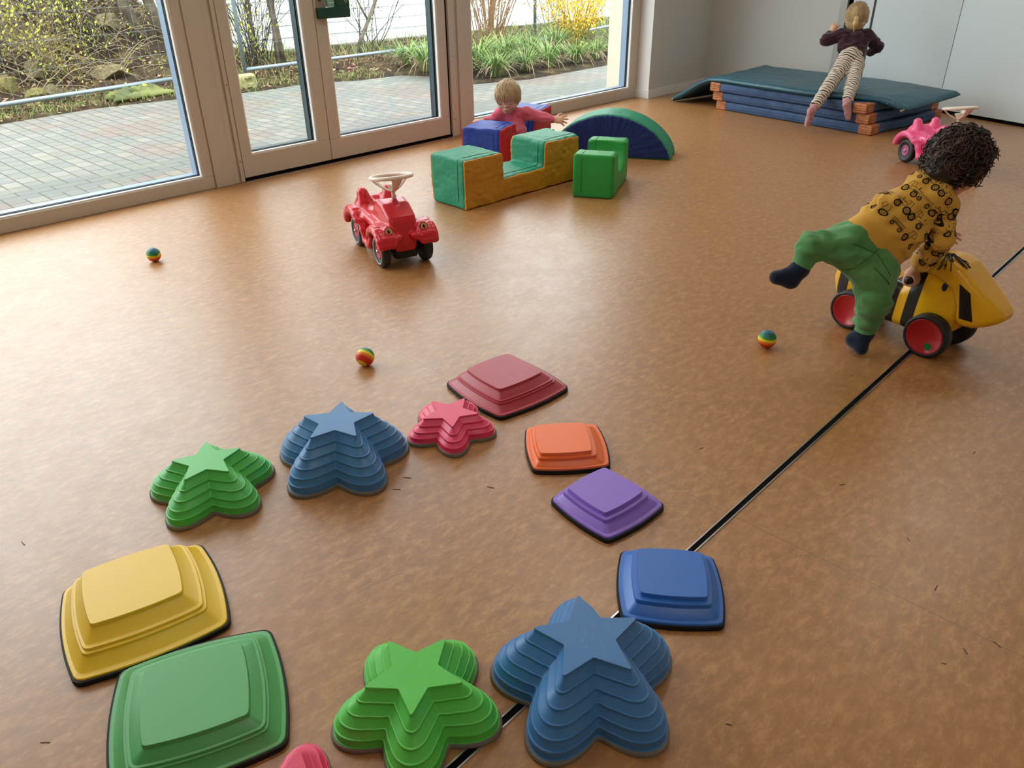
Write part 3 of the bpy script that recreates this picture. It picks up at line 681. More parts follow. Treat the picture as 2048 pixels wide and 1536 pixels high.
shrub(8.45, 6.98, 1.0, 34, 47, 'forsythia shrub covered in bright yellow flowers', mat('cane_olive', lin(140, 112, 66), .8, .2), m_fors, 5200, .017, .10, (.12, 0), .95, .005, 4, lname='flowers', spread2=.035)
shrub(6.7, 9.1, 1.0, 12, 48, 'thin loose shrub with small green leaves in front of the white wall', m_twigd, m_lf2, 260, .018, .2, (.3, 0), .7)
shrub(9.9, 8.6, 1.3, 14, 49, 'pale green shrub at the right behind the yellow one', m_twig, m_lf2, 1200, .02, .12, (0, 0), .6)

m_straw = mat('pale_dry_twig', lin(176, 158, 128), .8, .2)
for bi, (x0, y0, dx, n, lab) in enumerate([(1.6, 8.7, .9, 70, 'tangle of pale arching dry twigs at the far left of the bank'), (2.8, 8.7, .8, 80, 'tangle of pale arching dry twigs over the middle of the bank'), (3.7, 8.9, .6, 60, 'tangle of pale arching dry twigs below the leaning tree'), (5.0, 8.9, .6, 34, 'loose dry twigs around the feet of the tree trunks')]):
    z0 = ground_z(x0, y0); t = empty('dry_thicket', (x0, y0, z0)); tag(t, lab, 'shrub', 'dry thickets on the bank'); rn = random.Random(70+bi); mb = MB(); tips = []
    for k in range(n):
        bx, by = rn.uniform(-dx, dx), rn.uniform(-.15, 1.3); bz = ground_z(x0+bx, y0+by)-z0-.02; a = rn.choice([rn.uniform(2.4, 3.9), rn.uniform(2.4, 3.9), rn.uniform(-.7, .7)]); L = rn.uniform(.5, 1.25); up = rn.uniform(.35, .95); dr = rn.uniform(.2, .75); pts = []
        for i in range(9):
            q = i/8; pts.append(Vector((bx+math.cos(a)*L*q*.8, by+math.sin(a)*L*q*.35-.1*q, bz+L*(up*q-dr*q**2.4)+.01*math.sin(i*2+k))))
        mb.tube(pts, [.0042*(1-.7*i/8) for i in range(9)], 4); tips += pts[2:]
    mb.build('twigs', m_straw if bi != 3 else m_twigd, t); leaves(tips, 420, .017, rn, .04).build('foliage', m_lf, t)
# white house with horizontal cladding, pale roof edge
m_clad = mat('white_cladding', lin(236, 238, 238), .6, .3)
t = empty('house', (9.0, 10.1, 0)); tag(t, 'white clapboard house wall behind the trees and shrubs', 'house')
mb = MB(); z = -.1
while z < 3.0: mb.prism([(-5.4, 0)]*0+[(-5.4, .0), (6, .0), (6, .2), (-5.4, .2)], z, z+.147); mb.box((-5.4, -.012, z+.0), (6, .0, z+.018)); z += .15
o = mb.build('clad_wall', m_clad, t)
mb = MB(); mb.box((-5.6, -.35, 3.0), (6.2, .4, 3.12)); mb.build('roof_edge', mat('roof_blue_grey', lin(150, 180, 196), .6), t)
mb = MB(); mb.box((-5.4, -.02, -.2), (6, .0, .06)); mb.build('plinth', mat('plinth_grey', lin(150, 150, 146), .8), t)
# side return of this building's outer wall beyond the right-hand window
mb = MB(); mb.box((6.30, 4.50, -.05), (6.75, 4.80, 2.75)); o = mb.build('wall_outer', mat('render_cream', lin(216, 206, 184), .85, .2, bump=(90, .3, .003))); tag(o, kind='structure')
mb = MB(); mb.box((-1.3, 4.5, -.12), (6.25, 4.56, -.0)); o = mb.build('trim_14', mat('sill_stone', lin(150, 156, 170), .6)); tag(o, kind='structure')
# ================================================================== stepping stones and stars
def plastic(name, c, r=.42, b=.35):
    return mat(name, c, r, .75, bump=(420, b, .0006))
m_rub_black = mat('rubber_black', lin(24, 26, 28), .6, .3)
m_rub_grey = mat('rubber_grey', lin(126, 120, 110), .6, .3)

def bowed_square(R, bow, rc, n=14, k=5):
    """square of corner radius distance R with outward bowed sides and rounded corners, corner 0 at angle 0"""
    pts = []
    s = R*math.sqrt(2)
    for i in range(4):
        a0 = i*math.pi/2; a1 = a0+math.pi/2
        A = np.array([R*math.cos(a0), R*math.sin(a0)]); B = np.array([R*math.cos(a1), R*math.sin(a1)])
        nrm = (A+B)/np.linalg.norm(A+B); 
        t0 = rc/s
        for j in range(n+1):
            t = t0+(1-2*t0)*j/n; p = A+(B-A)*t+nrm*bow*s*(1-(2*t-1)**2); pts.append(p)
        # corner fillet
        t = 1-t0; P0 = A+(B-A)*t+nrm*bow*s*(1-(2*t-1)**2)
        a2 = a1+math.pi/2; C2 = np.array([R*math.cos(a2), R*math.sin(a2)]); n2 = (B+C2)/np.linalg.norm(B+C2)
        P2 = B+(C2-B)*t0+n2*bow*s*(1-(2*t0-1)**2)
        for j in range(1, k):
            u = j/k; pts.append((1-u)**2*P0+2*u*(1-u)*B+u*u*P2)
    return np.array(pts)
def star_outline(Ro, Ri, rt, rn, k=7):
    """five pointed star, tips rounded by rt and notches by rn (fraction of edge used)"""
    P = []
    for i in range(10):
        a = i*math.pi/5; r = Ro if i % 2 == 0 else Ri
        P.append(np.array([r*math.cos(a), r*math.sin(a)]))
    pts = []
    for i in range(10):
        p, a, b = P[i], P[i-1], P[(i+1) % 10]; f = rt if i % 2 == 0 else rn
        s = p+(a-p)*f; e = p+(b-p)*f
        for j in range(k+1):
            u = j/k; pts.append((1-u)**2*s+2*u*(1-u)*p+u*u*e)
    return np.array(pts)
def loft(name, rings, m, parent=None, cap_top=True, cap_bot=True, ang=32):
    """rings from top to bottom: arrays (n,3)"""
    n = len(rings[0]); v = np.concatenate(rings); f = []
    for i in range(len(rings)-1):
        for j in range(n): f.append((i*n+j, (i+1)*n+j, (i+1)*n+(j+1) % n, i*n+(j+1) % n))
    if cap_top: f.append(tuple(range(n)))
    if cap_bot: f.append(tuple(reversed(range((len(rings)-1)*n, len(rings)*n))))
    o = link_mesh(name, v, f, m, parent); smooth_angle(o, ang); return o
def stone(x, y, ang, R, Rt, h, prof, col, label, dx=0, dy=0, scale=1):
    t = empty('stepping_stone', (x, y, 0), ang); tag(t, label, 'stepping stone', 'square stepping stones on the floor')
    c, s_ = math.cos(-ang), math.sin(-ang); ox, oy = c*dx-s_*dy, s_*dx+c*dy
    top = bowed_square(Rt, .035, .05*Rt*1.4); bot = bowed_square(R, .05, .06*R*1.4)
    rings = []
    for (q, z) in prof:
        p = top*(1-q)+bot*q; rings.append(np.column_stack([p[:, 0]+ox*(1-q), p[:, 1]+oy*(1-q), np.full(len(p), z)]))
    m = plastic('stone_plastic', col)
    # top plate is the same plastic as the sides
    loft('stone_body', rings, m, t, cap_bot=False)
    p = bot; k = 1+.0035/R
    rg = [np.column_stack([p*s2, np.full(len(p), z)]) for s2, z in ((.97, .012), (k-.004, .012), (k, .0105), (k, .002), (k-.006, 0))]
    loft('rubber_rim', rg, m_rub_black, t)
    return t
def prof_large(h):
    r = h/.064
    return [(0, h), (.0, h), (.008, h-.0008), (.02, h-.003), (.021, h-.0078), (.032, h-.0092), (.34, .0425*r), (.355, .0416*r), (.435, .0413*r), (.446, .0404*r), (.448, .0368*r), (.456, .0358*r), (.520, .0355*r), (.531, .0346*r), (.533, .0305*r), (.545, .0292*r),
            (.83, .0168*r), (.845, .0160*r), (.955, .0156*r), (.970, .0145*r), (.985, .009), (.985, .008), (.985, .006)]
def prof_small(h):
    return [(0, h), (.0, h), (.01, h-.0008), (.025, h-.0028), (.026, h-.0090), (.036, h-.0100), (.275, h-.0105), (.292, h-.0114), (.302, h-.0140), (.303, h-.0195), (.312, h-.0208), (.335, h-.0214), (.73, .0180), (.745, .0172), (.935, .0168), (.952, .0158), (.985, .009), (.985, .006)]
Y_ = lin(238, 196, 22)
stone(.306, 1.378, -2.628, .1995, .1205, .064, prof_large(.064), lin(240, 198, 28), 'large yellow square stepping stone with stepped sides, left of the stars', -.001, .030)
stone(.270, 1.064, -2.790, .194, .1195, .060, prof_large(.060), lin(74, 166, 88), 'large dark green square stepping stone in front of the yellow one', -.002, -.008)
stone(1.496, 1.475, -2.475, .192, .1175, .060, prof_large(.060), lin(172, 36, 58), 'large dark red square stepping stone behind the small pink star', .000, .012)
stone(1.360, 1.116, -3.083, .1415, .0955, .048, prof_small(.048), lin(246, 112, 38), 'small orange square stepping stone touching the purple one', -.014, .003)
stone(1.241, .884, -2.475, .138, .0915, .050, prof_small(.050), lin(138, 102, 206), 'small purple square stepping stone between the orange and the blue ones', -.001, .009)
stone(1.104, .611, 3.012, .141, .0938, .052, prof_small(.052), lin(36, 106, 194), 'small bright blue square stepping stone on the floor rail', .003, .001)

def star(x, y, ang, Rt, Rb, h, tiers, col, label, z_rub=.012, scratch=False):
    t = empty('star_stepper', (x, y, 0), ang); tag(t, label, 'star stepper', 'star shaped stepping stones on the floor')
    k = 12
    def base_outline(Ro):
        pts = []
        for i in range(10):
            tip = i % 2 == 0; hw = math.pi/5*(.74 if tip else .26)
            for j in range(k+1):
                u = -1+2*j/k; th = i*math.pi/5+u*hw
                c5 = math.sqrt(math.cos(2.5*th)**2+.02)/1.01; r = Ro*(.60+.40*c5**1.25)
                pts.append((r*math.cos(th), r*math.sin(th)))
        return np.array(pts)
    def ring(q, z, grow=0):
        top = star_outline(Rt*1.08+grow, (Rt*1.08+grow)*.47, .15, .05, k); e = min(1, q*1.0)
        p = top*(1-e)+base_outline(Rb*1.02+grow)*e
        return np.column_stack([p, np.full(len(p), z)])
    rings = [ring(0, h), ring(0, h, .0005), ring(.004, h-.0008, .0012), ring(.006, h-.0035, .0015), ring(.012, h-.0045, .0008)]
    Q = lambda s_: .985*math.sin(min(1, s_)*math.pi/2)**1.12
    ztop = h-.0045; zf = lambda s_: z_rub+(ztop-z_rub)*(1-s_)
    for i in range(tiers):
        s0 = i/tiers; s1 = (i+1)/tiers
        q0, q1 = Q(s0), Q(s1)
        if i > 0: rings += [ring(q0, zf(s0)+.0010, .0009), ring(q0, zf(s0)+.0002, .0017), ring(q0+.004, zf(s0)-.0035, .0014), ring(q0+.004, zf(s0)-.0046, .0003)]
        else: rings.append(ring(.02, zf(0)-.0015))
        dz = .0046 if i else .0015
        for f_ in (.3, .65): rings.append(ring(q0+(q1-q0-.020)*f_, zf(s0)-dz+(zf(s1)+.0012-zf(s0)+dz)*f_, -.0004))
        rings.append(ring(q1-.020, zf(s1)+.0012, -.0008))
    rings += [ring(.985, z_rub+.001, 0), ring(.985, z_rub-.006, -.001)]
    m = plastic('star_plastic', col)
    if scratch:
        tt = m.node_tree; b = tt.nodes['Principled BSDF']; tcn = node(tt, 'ShaderNodeTexCoord'); v = None
        for i_, rot in enumerate((0.4, 1.5, 2.6)):
            mp = node(tt, 'ShaderNodeMapping'); mp.inputs['Scale'].default_value = (3, 60, 1); mp.inputs['Rotation'].default_value = (0, 0, rot); tt.links.new(tcn.outputs['Object'], mp.inputs[0])
            n = node(tt, 'ShaderNodeTexNoise'); n.inputs['Scale'].default_value = 9+i_; n.inputs['Distortion'].default_value = 1.5; tt.links.new(mp.outputs[0], n.inputs['Vector'])
            r = node(tt, 'ShaderNodeValToRGB'); r.color_ramp.elements[0].position = .69; r.color_ramp.elements[1].position = .73; tt.links.new(n.outputs['Fac'], r.inputs[0])
            if v is None: v = r.outputs[0]
            else:
                a = node(tt, 'ShaderNodeMath', operation='MAXIMUM'); tt.links.new(v, a.inputs[0]); tt.links.new(r.outputs[0], a.inputs[1]); v = a.outputs[0]
        # scratches only around the middle of the top
        ln = node(tt, 'ShaderNodeVectorMath', operation='DISTANCE'); ln.inputs[1].default_value = (0, 0, h); tt.links.new(tcn.outputs['Object'], ln.inputs[0])
        mr = node(tt, 'ShaderNodeMapRange'); mr.inputs[1].default_value = .015; mr.inputs[2].default_value = .075; mr.inputs[3].default_value = .75; mr.inputs[4].default_value = 0; tt.links.new(ln.outputs['Value'], mr.inputs[0])
        ml = node(tt, 'ShaderNodeMath', operation='MULTIPLY'); tt.links.new(v, ml.inputs[0]); tt.links.new(mr.outputs[0], ml.inputs[1])
        mx = node(tt, 'ShaderNodeMix', data_type='RGBA', blend_type='MIX'); mx.inputs[6].default_value = col; mx.inputs[7].default_value = lin(132, 162, 188)
        tt.links.new(ml.outputs[0], mx.inputs[0]); tt.links.new(mx.outputs[2], b.inputs['Base Color'])
    loft('star_body', rings, m, t, cap_bot=False, ang=28)
    def gr(g, z): r_ = ring(.99, z, g); return r_
    loft('rubber_rim', [gr(-.004, z_rub), gr(.003, z_rub), gr(.0045, z_rub-.002), gr(.0045, .002), gr(.003, 0)], m_rub_grey, t, ang=40)
    return t
star(.908, 1.521, .829, .092, .176, .134, 6, lin(58, 122, 178), 'tall blue star stepper behind the small pink star and the green one')
star(1.207, 1.417, 1.55, .077, .125, .070, 4, lin(230, 50, 100), 'small pink star stepper in front of the dark red square stone')
star(.605, 1.655, 1.103, .082, .154, .100, 5, lin(72, 188, 76), 'medium green star stepper at the left, behind the yellow stone')
star(.540, .771, 1.441, .083, .150, .106, 5, lin(84, 200, 70), 'medium bright green star stepper at the bottom centre, beside the scratched blue star')
star(.789, .585, .873, .094, .175, .135, 6, lin(54, 118, 178), 'tall blue star stepper with a scratched top, standing across the floor rail', scratch=True)
star(.275, .752, .85, .077, .125, .070, 4, lin(230, 50, 100), 'pink star stepper cut off by the bottom edge, beside the green square stone')

# ================================================================== rainbow balls
def ball_mat():
    m = mat('ball_rubber', (1, 1, 1, 1), .45, .5); t = m.node_tree; b = t.nodes['Principled BSDF']
    tc = node(t, 'ShaderNodeTexCoord'); sp = node(t, 'ShaderNodeSeparateXYZ'); t.links.new(tc.outputs['Object'], sp.inputs[0])
    mr = node(t, 'ShaderNodeMapRange'); mr.inputs[1].default_value = -.031; mr.inputs[2].default_value = .031; t.links.new(sp.outputs[2], mr.inputs[0])
    r = node(t, 'ShaderNodeValToRGB'); r.color_ramp.interpolation = 'EASE'; cr = r.color_ramp
    cols = [(0, (214, 196, 30)), (.07, (220, 190, 24)), (.10, (210, 34, 24)), (.30, (216, 44, 20)), (.38, (236, 120, 24)), (.47, (240, 130, 28)), (.52, (240, 218, 30)), (.62, (232, 222, 30)), (.67, (60, 150, 70)), (.78, (34, 128, 84)), (.88, (24, 104, 110)), (1, (24, 96, 120))]
    cr.elements[0].position = 0; cr.elements[0].color = lin(*cols[0][1]); cr.elements[1].position = 1; cr.elements[1].color = lin(*cols[-1][1])
    for p, c in cols[1:-1]: e = cr.elements.new(p); e.color = lin(*c)
    t.links.new(mr.outputs[0], r.inputs[0]); t.links.new(r.outputs[0], b.inputs['Base Color']); return m
m_ball = ball_mat()
def ball(x, y, r, rot, label, cracks=False):
    bm = bmesh.new(); bmesh.ops.create_uvsphere(bm, u_segments=40, v_segments=24, radius=r)
    me = bpy.data.meshes.new('rainbow_ball'); bm.to_mesh(me); bm.free(); me.materials.append(m_ball)
    me.polygons.foreach_set('use_smooth', np.ones(len(me.polygons), dtype=bool))
    o = bpy.data.objects.new('rainbow_ball', me); COL.objects.link(o); o.location = (x, y, r); o.rotation_euler = rot
    tag(o, label, 'ball', 'small striped rubber balls')
    if cracks:
        mb = MB(); d0 = Matrix.Rotation(0, 3, 'X')
        toc = (Vector((0, 0, 1.2))-o.location).normalized()
        Rm = o.rotation_euler.to_matrix().inverted(); c0 = Rm@toc
        side = c0.cross(Vector((0, 0, 1))).normalized(); upv = side.cross(c0).normalized()
        pole = (c0+side*.35-upv*.25).normalized()
        pole = (c0-side*-.0-upv*.15+side*-.35).normalized()
        u = pole.orthogonal().normalized(); w = pole.cross(u)
        for k in range(7):
            a = k*.9+.2; d = u*math.cos(a)+w*math.sin(a)
            mb.tube([(pole*math.cos(t_)+d*math.sin(t_))*r*1.001 for t_ in np.linspace(0, 1.3, 12)], .0007, 5)
        mb.build('split_lines', mat('ball_crack', lin(20, 40, 30), .7), o)
    return o
ball(1.252, 3.440, .031, (.15, -.1, 0), 'small rainbow striped ball with split lines, alone near the left window', True)
ball(1.290, 1.930, .031, (1.05, .0, 2.35-.4), 'small rainbow ball with its yellow pole towards the viewer, behind the blue star')
ball(2.306, 1.020, .031, (0.06, .03, 0), 'small rainbow ball with a green top beside the child in green trousers')

# ================================================================== foam building blocks
def fabric(name, c, b=.35, rough=.5):
    return mat(name, c, rough, .45, bump=(38, b, .012), sheen=.0)
def u_block(name, loc, ang, L, D, H, n0, n1, nz, mbody, mside, label, rb=.0, seam_off=.045, pz=0.0, seed=0., h=.0085, side_both=True, wr=.0022, mzip=None, zip_side=False):
    t = empty(name, (loc[0], loc[1], 0), ang); tag(t, label, 'foam block')
    poly = [(0, 0), (L, 0), (L, H)]
    if rb: # rounded scoop
        poly += [(n1, H)]+[(( (n0+n1)/2+(n1-n0)/2*math.cos(a)), H-(H-nz)*math.sin(a)**.8) for a in np.linspace(.12, math.pi-.12, 14)]+[(n0, H)]
    else: poly += [(n1+.012, H), (n1, H-.012), (n1-.008, nz), (n0+.008, nz), (n0, H-.012), (n0-.012, H)]
    poly += [(0, H)]
    def field(D0, D1, grow, r):
        def fn(P):
            d1 = sd_poly(P[..., [0, 2]], poly)-grow
            d2 = np.abs(P[..., 1]-(D0+D1)/2)-(D1-D0)/2
            return round_and(d1, d2, r)
        return fn
    def disp(P):
        sag = -.006*np.sin(np.clip(P[:, 0]/L, 0, 1)*math.pi)*0
        return wob(P+seed, 26)*wr+wob(P*np.array([1, .6, 2.2])+seed, 70)*wr*.55+wob(P*np.array([1.6, 1, .8])+seed, 130)*wr*.28
    S1 = SDF((-.03, -.03, -.02), (L+.03, D+.03, H+.03), h)
    S1.func((0, 0, 0), (L, D, H), field(0, D, 0, .016)); S1.warp(disp)
    V, Fc = S1.mesh(1); V[:, 2] = np.maximum(V[:, 2], .0); o = link_mesh('foam_cover', V, Fc, mbody, t, True)
    if mside:
        for (a, b_) in ((-.0060, .012), (D-.012, D+.0060)):
            S2 = SDF((-.03, a-.02, -.02), (L+.03, b_+.02, H+.03), h*.75)
            S2.func((0, a, 0), (L, b_, H), field(a, b_, -.004, .004)); S2.warp(disp)
            V, Fc = S2.mesh(1); V[:, 2] = np.maximum(V[:, 2], .0012); link_mesh('side_panel', V, Fc, mside, t, True)
    # stitched seam running round the cover a little behind the front edge
    mb = MB()
    for yy in (seam_off,):
        pts = []
        for i in range(len(poly)):
            a = np.array(poly[i-1]); b2 = np.array(poly[i])
            if a[1] < .01 and b2[1] < .01: continue
            for q in np.linspace(0, 1, 8)[:-1] if np.linalg.norm(b2-a) > .05 else (0,): pts.append(a+(b2-a)*q)
        pts = [p for p in pts if p[1] > .012]
        P3 = np.array([(p[0], yy, p[1]) for p in pts]); dd = disp(P3)
        # order start at far end
        cx = (L/2, H*.35)
        out = []
        for p, q in zip(P3, dd):
            v = np.array([p[0]-cx[0], p[2]-cx[1]]); out.append((p[0], p[1], p[2]))
        # push onto the surface by nearest point
        bvh = BVHTree.FromObject(o, bpy.context.evaluated_depsgraph_get()) if False else BVHTree.FromPolygons([tuple(v) for v in o.data.vertices_co] if False else [tuple(v.co) for v in o.data.vertices], [tuple(p.vertices) for p in o.data.polygons])
        path = []
        for p in out:
            hit = bvh.find_nearest(Vector(p))
            if hit[0] is not None: path.append(hit[0]+hit[1]*.0008)
        mb.tube(path, .0016, 6)
    mb.build('zip_seam', mzip or mbody, t, True)
    return t
m_fgreen = fabric('cover_teal_green', lin(22, 134, 98))
m_fyel = fabric('cover_ochre', lin(192, 134, 30))
m_fblue = fabric('cover_blue', lin(20, 62, 158))
m_fred = fabric('cover_red', lin(184, 12, 32))
m_fnavy = fabric('cover_navy', lin(8, 34, 96))
m_flime = fabric('cover_bright_green', lin(38, 150, 62), .15)
m_zip = mat('zip_dark_green', lin(10, 84, 58), .5); m_zipb = mat('zip_dark_blue', lin(18, 40, 120), .5); m_zipl = mat('zip_green', lin(20, 120, 44), .5)
u_block('foam_block', (2.706, 2.957), -.037, .897, .273, .261, .282, .607, .123, m_fgreen, m_fyel, 'long U-shaped foam block with teal green top and ochre side, nearest the red ride-on car', seam_off=.05, mzip=m_zip, wr=.0026)
u_block('foam_block', (3.445, 3.420), .38, .925, .26, .245, .262, .60, .035, m_fblue, m_fred, 'U-shaped foam seat in blue and red with the child in it', seam_off=.045, mzip=m_zipb, rb=1, seed=3.)
# bright green block: long axis runs away from the camera
t = u_block('foam_block', (3.281+.2296*math.cos(-1.1), 2.705+.2296*math.sin(-1.1)), -1.1+math.pi/2, .482, .2296, .235, .127, .378, .100, m_flime, None, 'small bright green foam block with a rounded hollow, right of the teal and ochre one', rb=1, seam_off=.18, mzip=m_zipl, wr=.0008, seed=8.)

# half-round arch
def arch():
    cx, cy, an, r, hh, wd = 4.160, 3.130, -1.106, .4096, .272, .253
    t = empty('foam_arch', (cx, cy, 0), an); tag(t, 'half-round foam arch with navy blue face and green rim, standing behind the bright green block', 'foam arch')
    N = 60
    def prof(s): return hh*max(0, 1-(abs(s))**2.0)**.62
    poly = [(r*x, prof(x)) for x in [math.sin(a) for a in np.linspace(-math.pi/2, math.pi/2, N)]][::-1]
    poly = [(-r, 0), (r, 0)]+[p for p in poly[1:-1]]
    def fld(D0, D1, grow, rr):
        return lambda P: round_and(sd_poly(P[..., [0, 2]], poly)-grow, np.abs(P[..., 1]-(D0+D1)/2)-(D1-D0)/2, rr)
    def disp(P): 
        ang = np.arctan2(P[:, 2], P[:, 0])
        return wob(P+5, 24)*.0015+.0012*np.sin(ang*46+3*np.sin(ang*7))*np.clip(1-np.abs(P[:, 1])/.05, 0, 1)
    S1 = SDF((-r-.03, -.03, -.02), (r+.03, wd+.03, hh+.03), .008); S1.func((-r, 0, 0), (r, wd, hh), fld(0, wd, 0, .012)); S1.warp(disp)
    V, Fc = S1.mesh(1); V[:, 2] = np.maximum(V[:, 2], 0); link_mesh('foam_cover', V, Fc, m_fgreen, t, True)
    for (a, b_) in ((-.004, .008), (wd-.008, wd+.004)):
        S2 = SDF((-r-.03, a-.02, -.02), (r+.03, b_+.02, hh+.03), .006); S2.func((-r, a, 0), (r, b_, hh), fld(a, b_, -.008, .004)); S2.warp(disp)
        V, Fc = S2.mesh(1); V[:, 2] = np.maximum(V[:, 2], .0012); link_mesh('side_panel', V, Fc, m_fnavy, t, True)
arch()

# ================================================================== gym mats
m_mat = mat('mat_canvas_blue', lin(60, 84, 122), .6, .3, bump=(300, .2, .001), var=(14, lin(74, 98, 134), .35, .7))
m_leather = mat('corner_leather', lin(150, 86, 48), .5, .4, bump=(60, .6, .003), var=(30, lin(196, 122, 70), .35, .65))
m_teal = mat('mat_vinyl_teal', lin(34, 78, 94), .40, .45, bump=(26, .25, .006), var=(3, lin(48, 94, 108), .3, .7))
m_mdark = mat('mat_seam_dark', lin(24, 40, 70), .7)
def gym_mat(z0, x, y, an, L, D, H, label):
    t = empty('gym_mat', (x, y, z0), an); tag(t, label, 'gym mat', 'blue gym mats in the stack')
    def fn(P):
        # pillow shaped edge with a waist seam
        d1 = np.maximum(np.abs(P[..., 0]-L/2)-L/2, np.abs(P[..., 1]-D/2)-D/2)
        zc = P[..., 2]-H/2
        ddx = np.maximum(np.abs(P[..., 0]-L/2)-L/2+.012, 0); ddy = np.maximum(np.abs(P[..., 1]-D/2)-D/2+.012, 0)
        d2 = np.abs(zc)-H/2
        rr = .014; q = np.maximum(d1+rr, 0); w = np.maximum(d2+rr, 0)
        d = np.sqrt(q*q+w*w)+np.minimum(np.maximum(d1+rr, d2+rr), 0)-rr
        return d+.004*np.exp(-(zc/.004)**2)
    S1 = SDF((-.02, -.02, -.01), (L+.02, D+.02, H+.01), .009); S1.func((0, 0, 0), (L, D, H), fn); S1.warp(lambda P: wob(P+z0*9, 12)*.0012)
    V, Fc = S1.mesh(1); V[:, 2] = np.clip(V[:, 2], .0005, H-.0005); link_mesh('mat_cover', V, Fc, m_mat, t, True)
    mb = MB(); mb.tube([(-.001, -.0025, H*.36), (L+.001, -.0025, H*.36)], .0012, 6); mb.build('edge_seam', m_mdark, t)
    for cx, cy in ((0, 0), (L, 0), (L, D), (0, D)):
        sx = 1 if cx == 0 else -1; sy = 1 if cy == 0 else -1; w = .10
        def fc(P, cx=cx, cy=cy, sx=sx, sy=sy):
            lx = (P[..., 0]-cx)*sx; ly = (P[..., 1]-cy)*sy
            d1 = -np.minimum(lx, ly)-.003
            q = np.maximum(d1+.012, 0); zc = np.abs(P[..., 2]-H/2)-H/2-.0018; w2 = np.maximum(zc+.012, 0)
            d = np.sqrt(q*q+w2*w2)+np.minimum(np.maximum(d1+.012, zc+.012), 0)-.012
            cut = (lx+ly)-w*1.25; return np.maximum(np.maximum(d, cut), np.maximum(lx, ly)-w)+.0016*np.sin(P[..., 2]*420)
        lo = (cx-.01 if sx > 0 else cx-w-.01, cy-.01 if sy > 0 else cy-w-.01, -.006); hi = (cx+w+.01 if sx > 0 else cx+.01, cy+w+.01 if sy > 0 else cy+.01, H+.006)
        S2 = SDF(lo, hi, .004); S2.func(lo, hi, fc); V, Fc = S2.mesh(1); V[:, 2] = np.clip(V[:, 2], -.0002, H+.0002)
        link_mesh('leather_corner', V, Fc, m_leather, t, True)
    return t
MA = math.atan2(-.986, -.167)
gym_mat(.000, 6.148, 3.506, MA, 1.421, .98, .072, 'blue gym mat with brown leather corners, lowest of the stack')
gym_mat(.0725, 6.137, 3.540, MA+.006, 1.421, .98, .071, 'blue gym mat with brown leather corners, second from the bottom of the stack')
gym_mat(.144, 6.120, 3.565, MA+.004, 1.421, .98, .070, 'blue gym mat with brown leather corners, directly under the teal mat')
